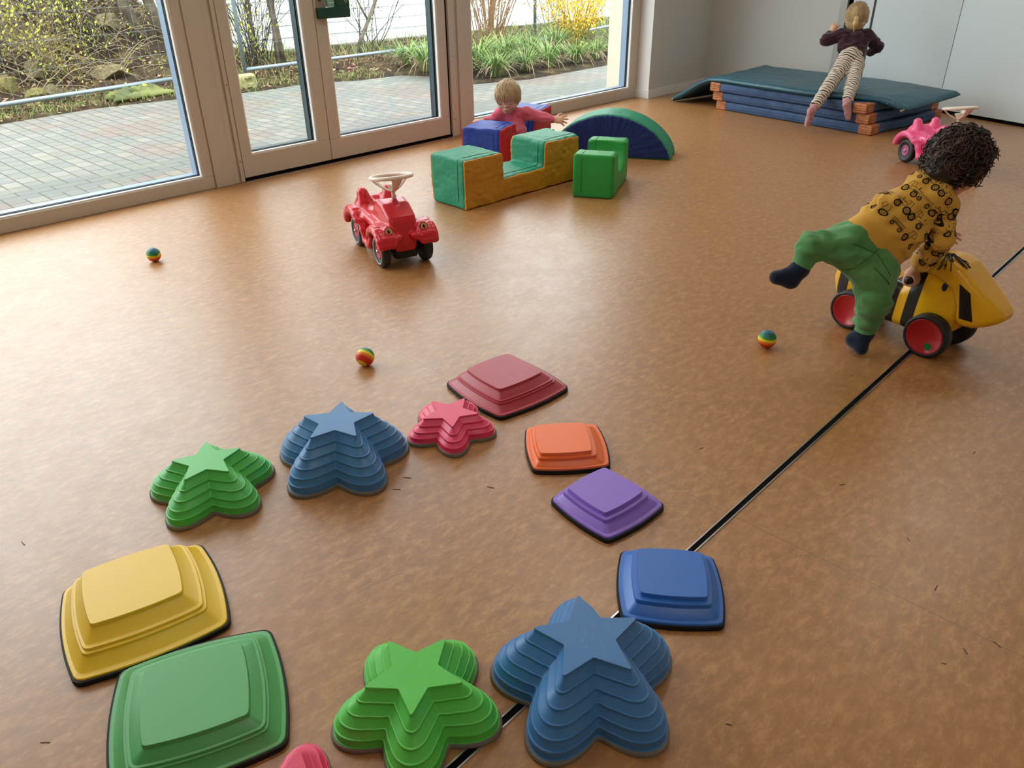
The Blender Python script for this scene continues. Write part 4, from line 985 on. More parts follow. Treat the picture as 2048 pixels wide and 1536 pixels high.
def teal_mat():
    t = empty('soft_mat', (6.1, 2.9, 0)); tag(t, 'large worn teal gym mat topping the blue stack, left end sloping to floor', 'gym mat')
    TH = .042
    # centre line heights along length (u 0..1 from sloping end to right end); rows v=0 front, 1 back
    us = np.linspace(0, 1, 90); vs = np.linspace(0, 1, 36)
    Lf = bez([(6.20, 3.99), (6.115, 3.55), (5.985, 2.95), (5.93, 2.50), (6.075, 1.965)], 20); Lb = bez([(7.09, 3.84), (7.00, 3.50), (6.95, 3.05), (6.85, 2.35), (6.60, 1.765)], 20)
    zf = [(0, .0), (.10, .085), (.18, .165), (.235, .206), (.30, .2155), (.55, .2155), (.80, .2155), (.92, .205), (1, .150)]
    zb = [(0, .0), (.10, .095), (.18, .185), (.235, .228), (.30, .218), (.60, .2155), (.85, .2155), (1, .214)]
    def li(L, u):
        x = u*(len(L)-1); i = min(int(x), len(L)-2); return L[i]+(L[i+1]-L[i])*(x-i)
    grid = np.zeros((len(us), len(vs), 3))
    for i, u in enumerate(us):
        A = li(Lf, u); B = li(Lb, u); za = np.interp(u, *zip(*zf)); zb_ = np.interp(u, *zip(*zb))
        for j, v in enumerate(vs):
            p = A+(B-A)*v
            z = za+(zb_-za)*v**1.3
            z += .010*math.sin(u*9+v*4)*v*(1-v)*(1 if .3 < u < .9 else .5) if False else 0
            grid[i, j] = (p[0], p[1], z)
    # thickness with rounded rim
    prof = [(0, .0), (0, TH)]
    nU, nV = len(us), len(vs); V = []; F = []
    def nrm(i, j):
        a = grid[min(i+1, nU-1), j]-grid[max(i-1, 0), j]; b = grid[i, min(j+1, nV-1)]-grid[i, max(j-1, 0)]; n = np.cross(b, a); n /= np.linalg.norm(n); return n if n[2] > 0 else -n
    top = np.zeros_like(grid); bot = np.zeros_like(grid)
    for i in range(nU):
        for j in range(nV):
            n = nrm(i, j); e = min(us[i]*1.9, (1-us[i])*1.9, vs[j]*.95, (1-vs[j])*.95); k = min(1, e/.018); rr = math.sqrt(max(0, 1-(1-k)**2)); 
            wv = .0022*wob(grid[i, j]*np.array([1, 1, 1.]), 16)+.0016*wob(grid[i, j], 40)
            top[i, j] = grid[i, j]+n*(TH*(.60+.40*rr)+wv*k); bot[i, j] = grid[i, j]+n*(TH*(.40-.40*rr)+.0005)
    top[..., 2] = np.maximum(top[..., 2], .004); bot[..., 2] = np.maximum(bot[..., 2], .0012)
    V = np.concatenate([top.reshape(-1, 3), bot.reshape(-1, 3)]); N = nU*nV; id_ = lambda i, j: i*nV+j
    for i in range(nU-1):
        for j in range(nV-1):
            F.append((id_(i, j), id_(i+1, j), id_(i+1, j+1), id_(i, j+1))); F.append((N+id_(i, j), N+id_(i, j+1), N+id_(i+1, j+1), N+id_(i+1, j)))
    for i in range(nU-1):
        F.append((id_(i, 0), N+id_(i, 0), N+id_(i+1, 0), id_(i+1, 0))); F.append((id_(i, nV-1), id_(i+1, nV-1), N+id_(i+1, nV-1), N+id_(i, nV-1)))
    for j in range(nV-1):
        F.append((id_(0, j), id_(0, j+1), N+id_(0, j+1), N+id_(0, j))); F.append((id_(nU-1, j), N+id_(nU-1, j), N+id_(nU-1, j+1), id_(nU-1, j+1)))
    off = np.array([6.1, 2.9, 0])
    o = link_mesh('mat_cover', V-off, F, m_teal, t, True)
    # piping seam along the rim and paler scuffs on the front edge
    mb = MB(); mb.tube([top[i, 2]-off+np.array([0, 0, .0006]) for i in range(2, nU-2)], .0016, 6); mb.build('rim_seam', mat('seam_teal', lin(40, 96, 116), .5), t, True)
    mb = MB(); rnd = random.Random(4)
    for k in range(26):
        i = rnd.choice([rnd.randint(24, 55), rnd.randint(24, 55), rnd.randint(80, 87)]); j = rnd.choice([0, 1, 2]); p = top[i, j]-off; w = rnd.uniform(.002, .005)
        mb.lathe([(w, 0), (w*.7, .0016)], p+np.array([0, 0, -.0004]), nrm(i, max(j, 1)), 7)
    mb.build('worn_spots', mat('scuff_pale', lin(170, 196, 204), .6), t)['kind'] = 'stuff'
    # torn corners with lining showing
    for (i, j) in ((0, 0), (nU-1, 0)):
        c = (top[i, j]+bot[i, j])/2
        S2 = SDF(c-.035, c+.035, .003)
        ctr = grid[i, j]+(grid[5 if i == 0 else nU-6, 5]-grid[i, j])*.12+np.array([0, 0, .016])
        S2.ell(ctr, (.020, .016, .014)); S2.warp(lambda P: wob(P, 190)*.004)
        V2, F2 = S2.mesh(1); V2[:, 2] = np.maximum(V2[:, 2], .001); link_mesh('torn_corner', V2-off, F2, mat('torn_lining', lin(176, 160, 136), .8, var=(120, lin(60, 44, 34), .4, .6)), t, True)
teal_mat()
# ================================================================== ride-on cars
m_tire = mat('tyre_rubber', lin(38, 42, 44), .5, .4); m_tread = mat('tyre_wall_grey', lin(70, 78, 82), .5, .4); m_whiteline = mat('whitewall_line', lin(200, 204, 204), .5)
m_steer = mat('steering_white', lin(236, 222, 208), .35, .5); m_under = mat('underbody_black', lin(10, 10, 11), .6)
m_chrome = mat('axle_cap_metal', lin(214, 208, 200), .2, metal=1)
def car(loc, heading, body_col, hub_col, label, whitewall=True, eyes=True):
    t = empty('ride_on_car', (loc[0], loc[1], 0), heading); tag(t, label, 'ride-on toy car', 'ride-on toy cars')
    # local axes: x forward (front axle at 0), y left, z up
    body = SDF((-.47, -.16, 0), (.12, .16, .36), .0042)
    prof = [(-.415, .150), (-.405, .185), (-.36, .205), (-.30, .200), (-.235, .175), (-.185, .185), (-.155, .235), (-.115, .262), (-.06, .254), (-.005, .226), (.018, .214), (.030, .195), (.040, .150), (.048, .105), (.046, .070), (.030, .052), (-.06, .060), (-.15, .066), (-.24, .070), (-.33, .105), (-.39, .135)]
    def w(x, z):
        wx = np.interp(x, [-.42, -.36, -.28, -.20, -.15, -.05, .0, .05], [.078, .086, .078, .070, .072, .068, .064, .058])
        return wx-.010*np.clip((z-.2)/.07, 0, 1)**2-.014*np.clip((.12-z)/.06, 0, 1)*np.clip((x+.10)/.1, 0, 1)
    body.func((-.45, -.12, .03), (.08, .12, .29), lambda P: round_and(sd_poly(P[..., [0, 2]], prof), (np.abs(P[..., 1])-w(P[..., 0], P[..., 2]))*.95, .013))
    fx, rx, wr = 0., -.325, .072
    for s_ in (-1, 1):
        # fenders: arched bars over the wheels
        def fend(cx, a0, a1, r, tw):
            pts = [(cx+r*math.cos(a), s_*.098, .074+r*math.sin(a)) for a in np.linspace(a0, a1, 9)]
            for p, q in zip(pts[:-1], pts[1:]):
                for dy in (-.034, -.018, .0, .018, .026): body.cap((p[0], p[1]+s_*dy, p[2]), (q[0], q[1]+s_*dy, q[2]), tw, tw, k=.012)
        fend(fx, .45, 2.5, .094, .0135); fend(rx, .75, 2.85, .100, .015)
        # running board linking them
        pts = [(fx-.082, s_*.098, .118), (fx-.112, s_*.098, .068), (fx-.15, s_*.094, .052), (fx-.20, s_*.094, .060), (rx+.105, s_*.095, .105), (rx+.085, s_*.098, .140)]
        for p, q in zip(pts[:-1], pts[1:]):
            for dy in (-.030, -.015, .0, .014): body.cap((p[0], p[1]+s_*dy, p[2]), (q[0], q[1]+s_*dy, q[2]), .013, .013, k=.014)
        for dy in (.02, .05, .08): body.cap((-.05, s_*dy, .15), (-.31, s_*dy, .165), .02, .02, k=.02)
        # front lamp hump, bumper ends
        body.ell((.046, s_*.078, .172), (.022, .020, .021), k=.012)
        body.cap((.062, s_*.035, .135), (.066, s_*.112, .132), .018, .018, k=.016)
        # seat horns
        body.cap((-.325, s_*.058, .200), (-.335, s_*.062, .238), .038, .026, k=.015)
    body.cap((-.36, -.06, .190), (-.36, .06, .190), .028, .028, k=.02)
    body.ell((-.24, 0, .235), (.066, .058, .045), k=.02, op='sub')      # seat dip
    body.cap((-.325, 0, .258), (-.30, 0, .258), .030, .030, k=.012, op='sub')
    # wheel arches
    for cx in (fx, rx):
        for s_ in (-1, 1): body.func((cx-.1, s_*.1-.045 if s_ > 0 else -.17, -.02), (cx+.1, .17 if s_ > 0 else -.055, .16), lambda P, cx=cx, s_=s_: np.maximum(np.hypot(P[..., 0]-cx, P[..., 2]-.072)-.081, .066-P[..., 1]*s_), k=.006, op='sub')
    # collar of the steering column
    body.cap((-.066, 0, .250), (-.066, 0, .262), .020, .014, k=.006)
    mcar = mat('car_plastic', body_col, .32, .5, coat=.3)
    V, Fc = body.mesh(1); link_mesh('car_body', V, Fc, mcar, t, True)
    mb = MB(); mb.box((-.36, -.052, .035), (.045, .052, .075)); mb.box((-.012, -.075, .060), (.012, .075, .084)); mb.box((rx-.012, -.075, .060), (rx+.012, .075, .084)); u = mb.build('underbody', m_under, t); bevel(u, .008)
    mh = mat('hub_plastic', hub_col, .4)
    for cx in (fx, rx):
        for s_ in (-1, 1):
            mb = MB(); y0 = s_*.078
            mb.lathe([(.030, -.002), (.060, -.002), (.069, .002), (.0718, .009), (.072, .020), (.0715, .030), (.069, .0355), (.063, .0385), (.050, .0385), (.046, .0355), (.034, .0345), (.033, .028)], (cx, y0, .072), (0, s_, 0), 48)
            wh = mb.build('wheel', m_tire, t, True)
            mb = MB(); mb.lathe([(.0505, .0375), (.0505, .0392), (.0625, .0392), (.0625, .0375)], (cx, y0, .072), (0, s_, 0), 48, closed=False); mb.build('tyre_wall', m_tread, wh, True)
            if whitewall:
                mb = MB(); mb.lathe([(.0540, .0385), (.0540, .0400), (.0575, .0400), (.0575, .0385)], (cx, y0, .072), (0, s_, 0), 48, closed=False); mb.build('whitewall_line', m_whiteline, wh, True)
            mb = MB(); mb.lathe([(.034, .030), (.034, .0355), (.029, .0365), (.026, .0340), (.012, .0335), (.010, .036)], (cx, y0, .072), (0, s_, 0), 32); mb.build('hub', mh, wh, True)
            mb = MB(); mb.lathe([(.0065, .034), (.0065, .0405), (.0045, .0435), (.001, .0445)], (cx, y0, .072), (0, s_, 0), 16); mb.build('axle_cap', m_chrome, wh, True)
    # steering wheel: tilted rim, three spokes meeting on a cone, column
    ax = Vector((-.16, 0, 1)).normalized(); base = Vector((-.066, 0, .262)); hub = base+ax*.100
    u = Vector((0, 1, 0)); v = ax.cross(u)
    mb = MB(); ring = [hub+(u*math.cos(a)+v*math.sin(a))*.088 for a in np.linspace(0, 2*math.pi, 49)[:-1]]
    mb.tube(ring, .0085, 10, closed=True); sw = mb.build('steering_wheel', m_steer, t, True)
    mb = MB()
    for k in range(3):
        a = k*2*math.pi/3+.5; d = u*math.cos(a)+v*math.sin(a); e = ax.cross(d)
        P0 = base+ax*.038; n = 9; vs = []; 
        for i in range(n):
            q = i/(n-1); c = P0+(hub+d*.086-ax*.002-P0)*q+ax*(-.010*math.sin(q*math.pi)); wd = .010+.016*q**2
            for s2, tt in ((-1, -1), (1, -1), (1, 1), (-1, 1)): vs.append(c+e*wd*s2+(ax*.0022+d*-.0015)*tt)
        f = []
        for i in range(n-1):
            for j in range(4): f.append((i*4+j, i*4+(j+1) % 4, i*4+4+(j+1) % 4, i*4+4+j))
        f += [(3, 2, 1, 0), (n*4-4, n*4-3, n*4-2, n*4-1)]; mb.add(vs, f)
    mb.lathe([(.009, 0), (.0085, .03), (.011, .042), (.020, .060), (.026, .070), (.024, .072), (.004, .060)], base, ax, 20)
    mb.build('steering_spokes', m_steer, sw, True)
    mb = MB(); mb.lathe([(.0092, -.002), (.0092, .010), (.0092, .011)], base, ax, 16); mb.build('column_collar', m_under, sw, True)
    mb = MB(); mb.lathe([(.008, 0), (.009, .012), (.004, .013)], base+ax*.088+v*.02, ax, 12); mb.build('horn_button', m_under, sw, True)
    if eyes:
        me_, mp = mat('sticker_cream', lin(216, 176, 120), .4), mat('pupil_black', lin(10, 8, 8), .3)
        mrim = mat('eye_outline', lin(60, 10, 12), .4)
        for s_ in (-1, 1):
            c = np.array([.0605, s_*.078, .170]); nx = Vector((.93, s_*.12, .28)).normalized(); e = Vector((0, 0, 1)).cross(nx).normalized(); w2 = nx.cross(e)
            def disc(r, h0, h1, yo=0, zo=0, clip=None, n=28):
                q = MB(); pts = []
                for k in range(n):
                    a = 2*math.pi*k/n; px, pz = r*math.cos(a), r*math.sin(a)
                    if clip is not None: pz = max(pz, clip)
                    pts.append(Vector(c)+e*(px+yo)+w2*(pz+zo))
                q.add([p+nx*h0 for p in pts]+[p+nx*h1 for p in pts], [tuple(range(n, 2*n)), tuple(reversed(range(n)))]+[(k, (k+1) % n, n+(k+1) % n, n+k) for k in range(n)]); return q
            ey = disc(.0170, .000, .0070, clip=-.010).build('eye_sticker', mrim, t)
            disc(.0150, .0065, .0076, clip=-.0085).build('eye_white', me_, ey)
            disc(.0070, .0072, .0084, zo=.001).build('pupil', mp, ey); disc(.0018, .0080, .0090, yo=.003, zo=.004).build('glint', m_steer, ey)
    return t
HD = math.atan2(-.944, -.33)
car((1.995, 2.592), HD, lin(206, 14, 36), lin(190, 50, 58), 'red ride-on toy car with eye stickers and white steering wheel, standing alone on the floor')

# pink car behind the crouching child: seen from its rear left
car((5.182, 1.315), math.radians(235), lin(244, 92, 146), lin(170, 90, 130), 'pink ride-on toy car with white steering wheel, partly hidden behind the curly head', whitewall=False)

# ================================================================== striped ride-on animal
NF = np.array([2.588, .612, 0]); AXB = math.atan2(-.984, -.177)
def stripe_mat():
    m = mat('striped_plastic', (1, 1, 1, 1), .3, .5, coat=.2); t = m.node_tree; b = t.nodes['Principled BSDF']
    tc = node(t, 'ShaderNodeTexCoord'); sp = node(t, 'ShaderNodeSeparateXYZ'); t.links.new(tc.outputs['Object'], sp.inputs[0])
    ad = node(t, 'ShaderNodeMath', operation='MULTIPLY_ADD'); t.links.new(sp.outputs[2], ad.inputs[0]); ad.inputs[1].default_value = -.07; t.links.new(sp.outputs[0], ad.inputs[2])
    mr = node(t, 'ShaderNodeMapRange'); mr.inputs[1].default_value = -.42; mr.inputs[2].default_value = .22; t.links.new(ad.outputs[0], mr.inputs[0])
    r = node(t, 'ShaderNodeValToRGB'); r.color_ramp.interpolation = 'CONSTANT'; cr = r.color_ramp
    Yc_, Kc = lin(238, 178, 10), lin(14, 12, 10)
    P = lambda s: (s+.42)/.64
    seq = [(0, Yc_), (P(-.375), Kc), (P(-.335), Yc_), (P(-.300), Kc), (P(-.235), Yc_), (P(-.185), Kc), (P(-.148), Yc_), (P(-.118), Kc), (P(-.078), Yc_)]
    cr.elements[0].position = 0; cr.elements[0].color = seq[0][1]; cr.elements[1].position = seq[1][0]; cr.elements[1].color = seq[1][1]
    for p, c in seq[2:]: e = cr.elements.new(p); e.color = c
    t.links.new(mr.outputs[0], r.inputs[0]); t.links.new(r.outputs[0], b.inputs['Base Color']); return m
def striped_rider():
    t = empty('ride_on_animal', NF, AXB); tag(t, 'yellow and black striped ride-on animal toy with red wheels and black string tuft', 'ride-on toy')
    # local: x forward (front axle at 0), y = towards the far side (left of heading), z up ; width centre y=.1
    yc = .100; myel = mat('yellow_plastic', lin(240, 180, 12), .3, .5, coat=.2)
    B = SDF((-.44, -.02, .02), (.16, .22, .36), .0042)
    prof = [(-.385, .10), (-.40, .15), (-.385, .205), (-.34, .228), (-.27, .232), (-.215, .226), (-.17, .205), (-.135, .198), (-.112, .215), (-.10, .262), (-.078, .302), (-.04, .312), (.0, .30), (.05, .26), (.075, .20), (.072, .135), (.048, .085), (.01, .056), (-.10, .047), (-.30, .050), (-.36, .065)]
    def w(x, z):
        return np.interp(x, [-.40, -.36, -.25, -.13, -.05, .05, .09], [.045, .056, .062, .060, .066, .064, .045])*np.interp(z, [.04, .08, .15, .24, .32], [.78, .95, 1.02, 1.0, .72])
    B.func((-.43, 0, .02), (.12, .2, .34), lambda P: round_and(sd_poly(P[..., [0, 2]], prof), np.abs(P[..., 1]-yc)-w(P[..., 0], P[..., 2]), .03))
    V, Fc = B.mesh(1); body = link_mesh('striped_body', V, Fc, stripe_mat(), t, True)
    # hood and beak, one moulded yellow shell over the head
    Hd = SDF((-.13, -.02, .08), (.24, .22, .38), .0038)
    hp = [(-.098, .262), (-.085, .300), (-.05, .324), (-.005, .326), (.035, .312), (.085, .272), (.135, .236), (.178, .205), (.190, .188), (.184, .168), (.150, .145), (.112, .130), (.075, .130), (.060, .150), (.052, .190), (.030, .235), (-.02, .262), (-.06, .262)]
    def wh(x, z): return np.interp(x, [-.10, -.05, .02, .08, .14, .19], [.060, .070, .076, .074, .062, .044])
    Hd.func((-.12, 0, .1), (.21, .2, .35), lambda P: round_and(sd_poly(P[..., [0, 2]], hp), np.abs(P[..., 1]-yc)-wh(P[..., 0], P[..., 2]), .022))
    V, Fc = Hd.mesh(1); hood = link_mesh('beak_hood', V, Fc, myel, t, True)
    bv = BVHTree.FromPolygons([tuple(v) for v in V], [tuple(map(int, f)) for f in Fc])
    bvb = BVHTree.FromObject(body, bpy.context.evaluated_depsgraph_get())
    mk = mat('black_decal', lin(10, 9, 9), .35)
    # black side bands on the hood, one each side
    for s_ in (-1, 1):
        mb = MB(); grid = []
        q = [(.050, .268), (.088, .246), (.116, .156), (.076, .158)]
        for i in range(7):
            for j in range(13):
                a, b_ = i/6, j/12
                x = (q[0][0]*(1-a)+q[1][0]*a)*(1-b_)+(q[3][0]*(1-a)+q[2][0]*a)*b_; z = (q[0][1]*(1-a)+q[1][1]*a)*(1-b_)+(q[3][1]*(1-a)+q[2][1]*a)*b_
                hit = bv.ray_cast(Vector((x, yc+s_*.15, z+.001)), Vector((0, -s_, 0)))
                p = (hit[0]+hit[1]*.0010) if hit[0] else Vector((x, yc+s_*.07, z)); grid.append(p)
        f = [(i*13+j, i*13+j+1, (i+1)*13+j+1, (i+1)*13+j) for i in range(6) for j in range(12)]
        nv = len(grid); mb.add(grid+[g+Vector((0, -s_*.003, 0)) for g in grid], f+[tuple(nv+k for k in reversed(ff)) for ff in f]); mb.build('side_band', mk, hood, True)
        # plain oval eye
        pts = []
        for k in range(20):
            a = 2*math.pi*k/20; x, z = .004+.0085*math.cos(a), .240+.0145*math.sin(a)
            hit = max([b_.ray_cast(Vector((x, yc+s_*.15, z)), Vector((0, -s_, 0))) for b_ in (bvb, bv)], key=lambda h_: h_[0].y*s_ if h_[0] else -9); pts.append((hit[0] if hit[0] else Vector((x, yc+s_*.066, z)))+Vector((0, s_*.0014, 0)))
        mb = MB(); n = 20; mb.add(pts+[p+Vector((0, -s_*.004, 0)) for p in pts], [tuple(range(n)), tuple(reversed(range(n, 2*n)))]+[(k, (k+1) % n, n+(k+1) % n, n+k) for k in range(n)]); mb.build('eye', mk, t)
    # string tuft on top of the hood
    rnd = random.Random(9); mb = MB(); root = Vector((-.030, yc-.022, .326))
    for k in range(15):
        a = rnd.uniform(-2.3, 1.2) if k % 3 else rnd.uniform(-1.9, -.9); L = rnd.uniform(.05, .085); d = Vector((math.cos(a), math.sin(a)*.9, 0)); pts = []
        for i in range(10):
            q = i/9; p = root+d*L*q+Vector((0, 0, .014*math.sin(q*2.4)+.004)); 
            hit = bv.ray_cast(p+Vector((0, 0, .1)), Vector((0, 0, -1)))
            zz = hit[0].z+.0022 if hit[0] else p.z-.04*q
            if q > .25: p.z = zz+.010*max(0, (.75-q)) 
            pts.append(p)
        mb.tube(pts, .0017, 6)
        if k % 3 == 0:
            e = pts[-2]; mb.tube([e, e+(pts[-1]-e)*.5], .0034, 8)
        if k % 4 == 1:
            q2 = pts[5:]; mb.tube([p+Vector((.005*math.sin(i), .006*math.sin(i*1.3), .001)) for i, p in enumerate(q2)], .0016, 6)
    mb.tube([root+Vector((-.01, 0, .001)), root+Vector((.002, 0, .006)), root+Vector((.012, -.006, .004))], .0062, 8)
    mb.build('string_tuft', mk, hood, True)
    # handle bar with rubber grips
    mb = MB(); mb.tube([(-.100, .020, .236), (-.100, .185, .236)], .0085, 14); hb = mb.build('handle_bar', mat('handle_black', lin(16, 14, 14), .45), t, True)
    for y0, y1 in ((-.004, .045), (.160, .206)):
        mb = MB(); mb.lathe([(.0085, 0), (.0120, .002), (.0125, .010), (.0112, .018), (.0118, .034), (.0118, .046), (.0075, .050)] , (-.100, y0 if y0 > 0 else y1, .236), (0, 1 if y0 > 0 else -1, 0), 18); mb.build('handle_grip', mk, hb, True)
    # wheels, red discs
    mred = mat('wheel_red', lin(186, 12, 26), .3, .5, coat=.3); mrb = mat('wheel_rubber', lin(26, 27, 28), .55)
    for (cx, r) in ((0., .073), (-.281, .069)):
        for y0, s_ in ((.038, -1), (.162, 1)):
            mb = MB(); mb.lathe([(r-.018, 0), (r-.006, 0), (r, .005), (r, .038), (r-.003, .044), (r-.010, .046), (r-.013, .043), (r-.013, .036)], (cx, y0, r), (0, s_, 0), 56); wl = mb.build('wheel', mrb, t, True)
            mb = MB(); mb.lathe([(r-.012, .034), (r-.012, .0435), (r-.015, .0445), (r-.019, .0405), (.004, .0400), (.001, .0400)], (cx, y0, r), (0, s_, 0), 56); mb.build('wheel_disc', mred, wl, True)
            if cx == 0. and s_ == -1:
                mb = MB(); mb.lathe([(.0125, .0400), (.0122, .0412), (.001, .0413)], (cx-.012+.030, y0, r-.030), (0, s_, 0), 28); mb.build('green_dot_sticker', mat('sticker_green', lin(16, 122, 54), .5), wl)
        mb = MB(); mb.tube([(cx, .03, r), (cx, .17, r)], .008, 12); mb.build('axle', m_under, t, True)
striped_rider()
# ================================================================== children
m_skin = mat('skin', lin(226, 172, 148), .5, .35, bump=(220, .05, .001)); m_skin.node_tree.nodes['Principled BSDF'].inputs['Subsurface Weight'].default_value = .08
m_skin.node_tree.nodes['Principled BSDF'].inputs['Subsurface Radius'].default_value = (.01, .004, .002)
m_lip = mat('lips', lin(196, 112, 104), .45, .4); m_lash = mat('lashes', lin(62, 44, 34), .6); m_eyew = mat('eye_white', lin(232, 228, 222), .2); m_iris = mat('iris_blue_grey', lin(66, 84, 104), .2)
V3 = lambda *a: np.array(a, float)
def head(s, c, M, k=.010, neck=None, size=1.0):
    f, l, u = M[:, 0], M[:, 1], M[:, 2]; c = np.array(c, float); g = size
    at = lambda a, b, d: c+(f*a+l*b+u*d)*g
    s.ell(at(0, 0, .012), V3(.086, .071, .080)*g, M)
    s.ell(at(.022, 0, -.030), V3(.056, .058, .060)*g, M, k=.02)
    for q in (-1, 1): s.ell(at(.046, q*.030, -.040), V3(.027, .027, .027)*g, M, k=.014)
    s.ell(at(.056, 0, -.076), V3(.018, .022, .014)*g, M, k=.014)
    s.ell(at(.060, 0, -.060), V3(.020, .026, .016)*g, M, k=.012)
    s.ell(at(.074, 0, .010), V3(.012, .040, .012)*g, M, k=.014)
    for q in (-1, 1):
        s.ell(at(.088, q*.030, -.011), V3(.012, .016, .010)*g, M, k=.010, op='sub')
        s.ell(at(.0665, q*.030, -.013), V3(.012, .0135, .0105)*g, M, k=.003)
        s.ell(at(.078, q*.030, .001), V3(.006, .016, .004)*g, M, k=.006)
    s.cap(at(.074, 0, -.008), at(.088, 0, -.032), .0045*g, .0075*g, k=.006)
    for q in (-1, 1): s.ell(at(.083, q*.0075, -.034), V3(.006, .0055, .005)*g, M, k=.004)
    s.ell(at(.079, 0, -.052), V3(.006, .014, .004)*g, M, k=.004); s.ell(at(.078, 0, -.0595), V3(.006, .012, .0045)*g, M, k=.004)
    for q in (-1, 1):
        er = np.stack([f*.94+l*q*.34*-1, l*.94+f*q*.34, u], axis=1)
        s.ell(at(-.008, q*.071, -.016), V3(.015, .007, .024)*g, er, k=.005); s.ell(at(-.004, q*.079, -.014), V3(.008, .005, .014)*g, er, k=.003, op='sub')
    if neck is not None: s.cap(at(-.020, 0, -.040), neck, .036*g, .034*g, k=.014)
def face_parts(body, c, M, look='down', size=1.0):
    f, l, u = M[:, 0], M[:, 1], M[:, 2]; c = np.array(c, float); off = np.array(body.location); g = size
    at = lambda a, b, d: tuple(c+(f*a+l*b+u*d)*g-off)
    for q in (-1, 1):
        if look == 'down':
            mb = MB(); mb.tube([at(.0795-.004*abs(t)-.0000, q*.030+t*.0125, -.0185-.0035*(1-t*t)) for t in np.linspace(-1, 1, 9)], [.0006, .0012, .0016, .0018, .0018, .0018, .0016, .0012, .0006], 6); mb.build('eyelashes', m_lash, body, True)
        else:
            s = SDF(c-.13, c+.13, .002); s.ell(c+(f*.0685+l*q*.030-u*.013)*g, V3(.0115, .012, .008)*g, M); V, Fc = s.mesh(1); e = link_mesh('eye', V-off, Fc, m_eyew, body, True)
            mb = MB(); mb.lathe([(.0052, 0), (.004, .0014), (.0005, .0018)], at(.0788, q*.030, -.013), f, 14); mb.build('iris', m_iris, e, True)
        mb = MB(); mb.tube([at(.0845-.006*abs(t), q*.030+t*.014, .006-.003*t*t) for t in np.linspace(-1, 1, 7)], [.0006, .0014, .0018, .0018, .0018, .0014, .0006], 6); mb.build('eyebrow', mat('eyebrow', lin(150, 116, 84), .8), body, True)
    s = SDF(c-.13, c+.13, .0016)
    mb = MB(); mb.tube([at(.0845-.004*t*t, t*.012, -.0555-.001*t*t) for t in np.linspace(-1, 1, 9)], [.0010, .0026, .0034, .0036, .0034, .0036, .0034, .0026, .0010], 8); mb.build('lips', m_lip, body, True)
def hand(s, w, d, n, side, curl=.5, g=1.0, spread=.16, thumb=1.0):
    """w wrist, d pointing direction, n palm normal (where fingers curl to), side = thumb side"""
    w = np.array(w, float); d = np.array(d, float)/np.linalg.norm(d); n = np.array(n, float); n -= d*n.dot(d); n /= np.linalg.norm(n)
    sd = np.cross(d, n); sd *= np.sign(sd.dot(np.array(side, float))) or 1
    M = np.stack([d, sd, n], axis=1)
    s.ell(w+d*.028*g, V3(.030, .023, .012)*g, M, k=.006); s.cap(w-d*.02, w+d*.006, .0165*g, .0165*g, k=.008)
    for i, (L, yo) in enumerate([(.030, .0165), (.034, .0055), (.032, -.0055), (.025, -.0160)]):
        p = w+(d*(.046-.003*abs(i-1.3))+sd*yo)*g; a = spread*(1.5-i)*.8; q = d*math.cos(a)+sd*math.sin(a); r = .0064
        for j, fr in enumerate((.42, .32, .26)):
            ang = curl*(.55+.6*j)*(1+.12*i); e = q*math.cos(ang)+n*math.sin(ang); p2 = p+e*L*fr*g*1.15; s.cap(p, p2, r*g, r*.92*g, k=.0012); p = p2; r *= .9
    p = w+(d*.016+sd*.019)*g; q = d*.55+sd*.8+n*.35*thumb; q /= np.linalg.norm(q); p2 = p+q*.020*g; s.cap(p, p2, .0080*g, .0068*g, k=.004)
    q = d*.85+sd*.45+n*.3*thumb; q /= np.linalg.norm(q); s.cap(p2, p2+q*.017*g, .0066*g, .0056*g, k=.002)
def limb(s, pts, rs, k=.02):
    for i in range(len(pts)-1): s.cap(pts[i], pts[i+1], rs[i], rs[i+1], k=k if i else 0)
def strands(c, M, n, rn, rad, ok, length, r0, comb, steps=9, name='hair_strands'):
    """thin locks lying over a head; comb(dir)->tangent direction"""
    mb = MB()
    for _ in range(n*4):
        v = rn.normal(size=3); v /= np.linalg.norm(v)
        if not ok(v): continue
        p = v.copy(); pts = []; L = length*rn.uniform(.6, 1.2); lift = rn.uniform(.0, .0035)
        for i in range(steps):
            q = p*rad; pts.append(c+M@q+M@p*(lift+.001*math.sin(i))); tdir = comb(p)+rn.normal(size=3)*.10; tdir -= p*tdir.dot(p); tdir /= np.linalg.norm(tdir)+1e-9
            p = p+tdir*L/steps/np.mean(rad); p /= np.linalg.norm(p)
        mb.tube(pts, [r0*(.5+.9*math.sin(math.pi*(i+.6)/(steps+.4))) for i in range(steps)], 5); n -= 1
        if n <= 0: break
    return mb

# ------------------------------------------------ child climbing onto the striped ride-on
JA = dict(head=(2.650, 0.676, 0.622), neck=(2.622, 0.689, 0.56), hemL=(2.41, 0.864, 0.421), hemR=(2.498, 0.745, 0.33), hemC=(2.452, 0.807, 0.377),
    shL=(2.59, 0.737, 0.548), shR=(2.596, 0.659, 0.499), elR=(2.575, 0.636, 0.404), wrR=(2.603, 0.690, 0.292), elL=(2.728, 0.71, 0.431), wrL=(2.775, 0.69, 0.363), haL=(2.805, 0.674, 0.341),
    hipR=(2.465, 0.779, 0.301), knR=(2.45, 0.751, 0.201), anR=(2.479, 0.765, 0.076), heR=(2.477, 0.795, 0.042), toR=(2.458, 0.758, 0.026),
    hipL=(2.414, 0.86, 0.371), knL=(2.335, 0.941, 0.373), anL=(2.301, 0.949, 0.304), heL=(2.285, 0.964, 0.264), toL=(2.25, 1.0, 0.276))
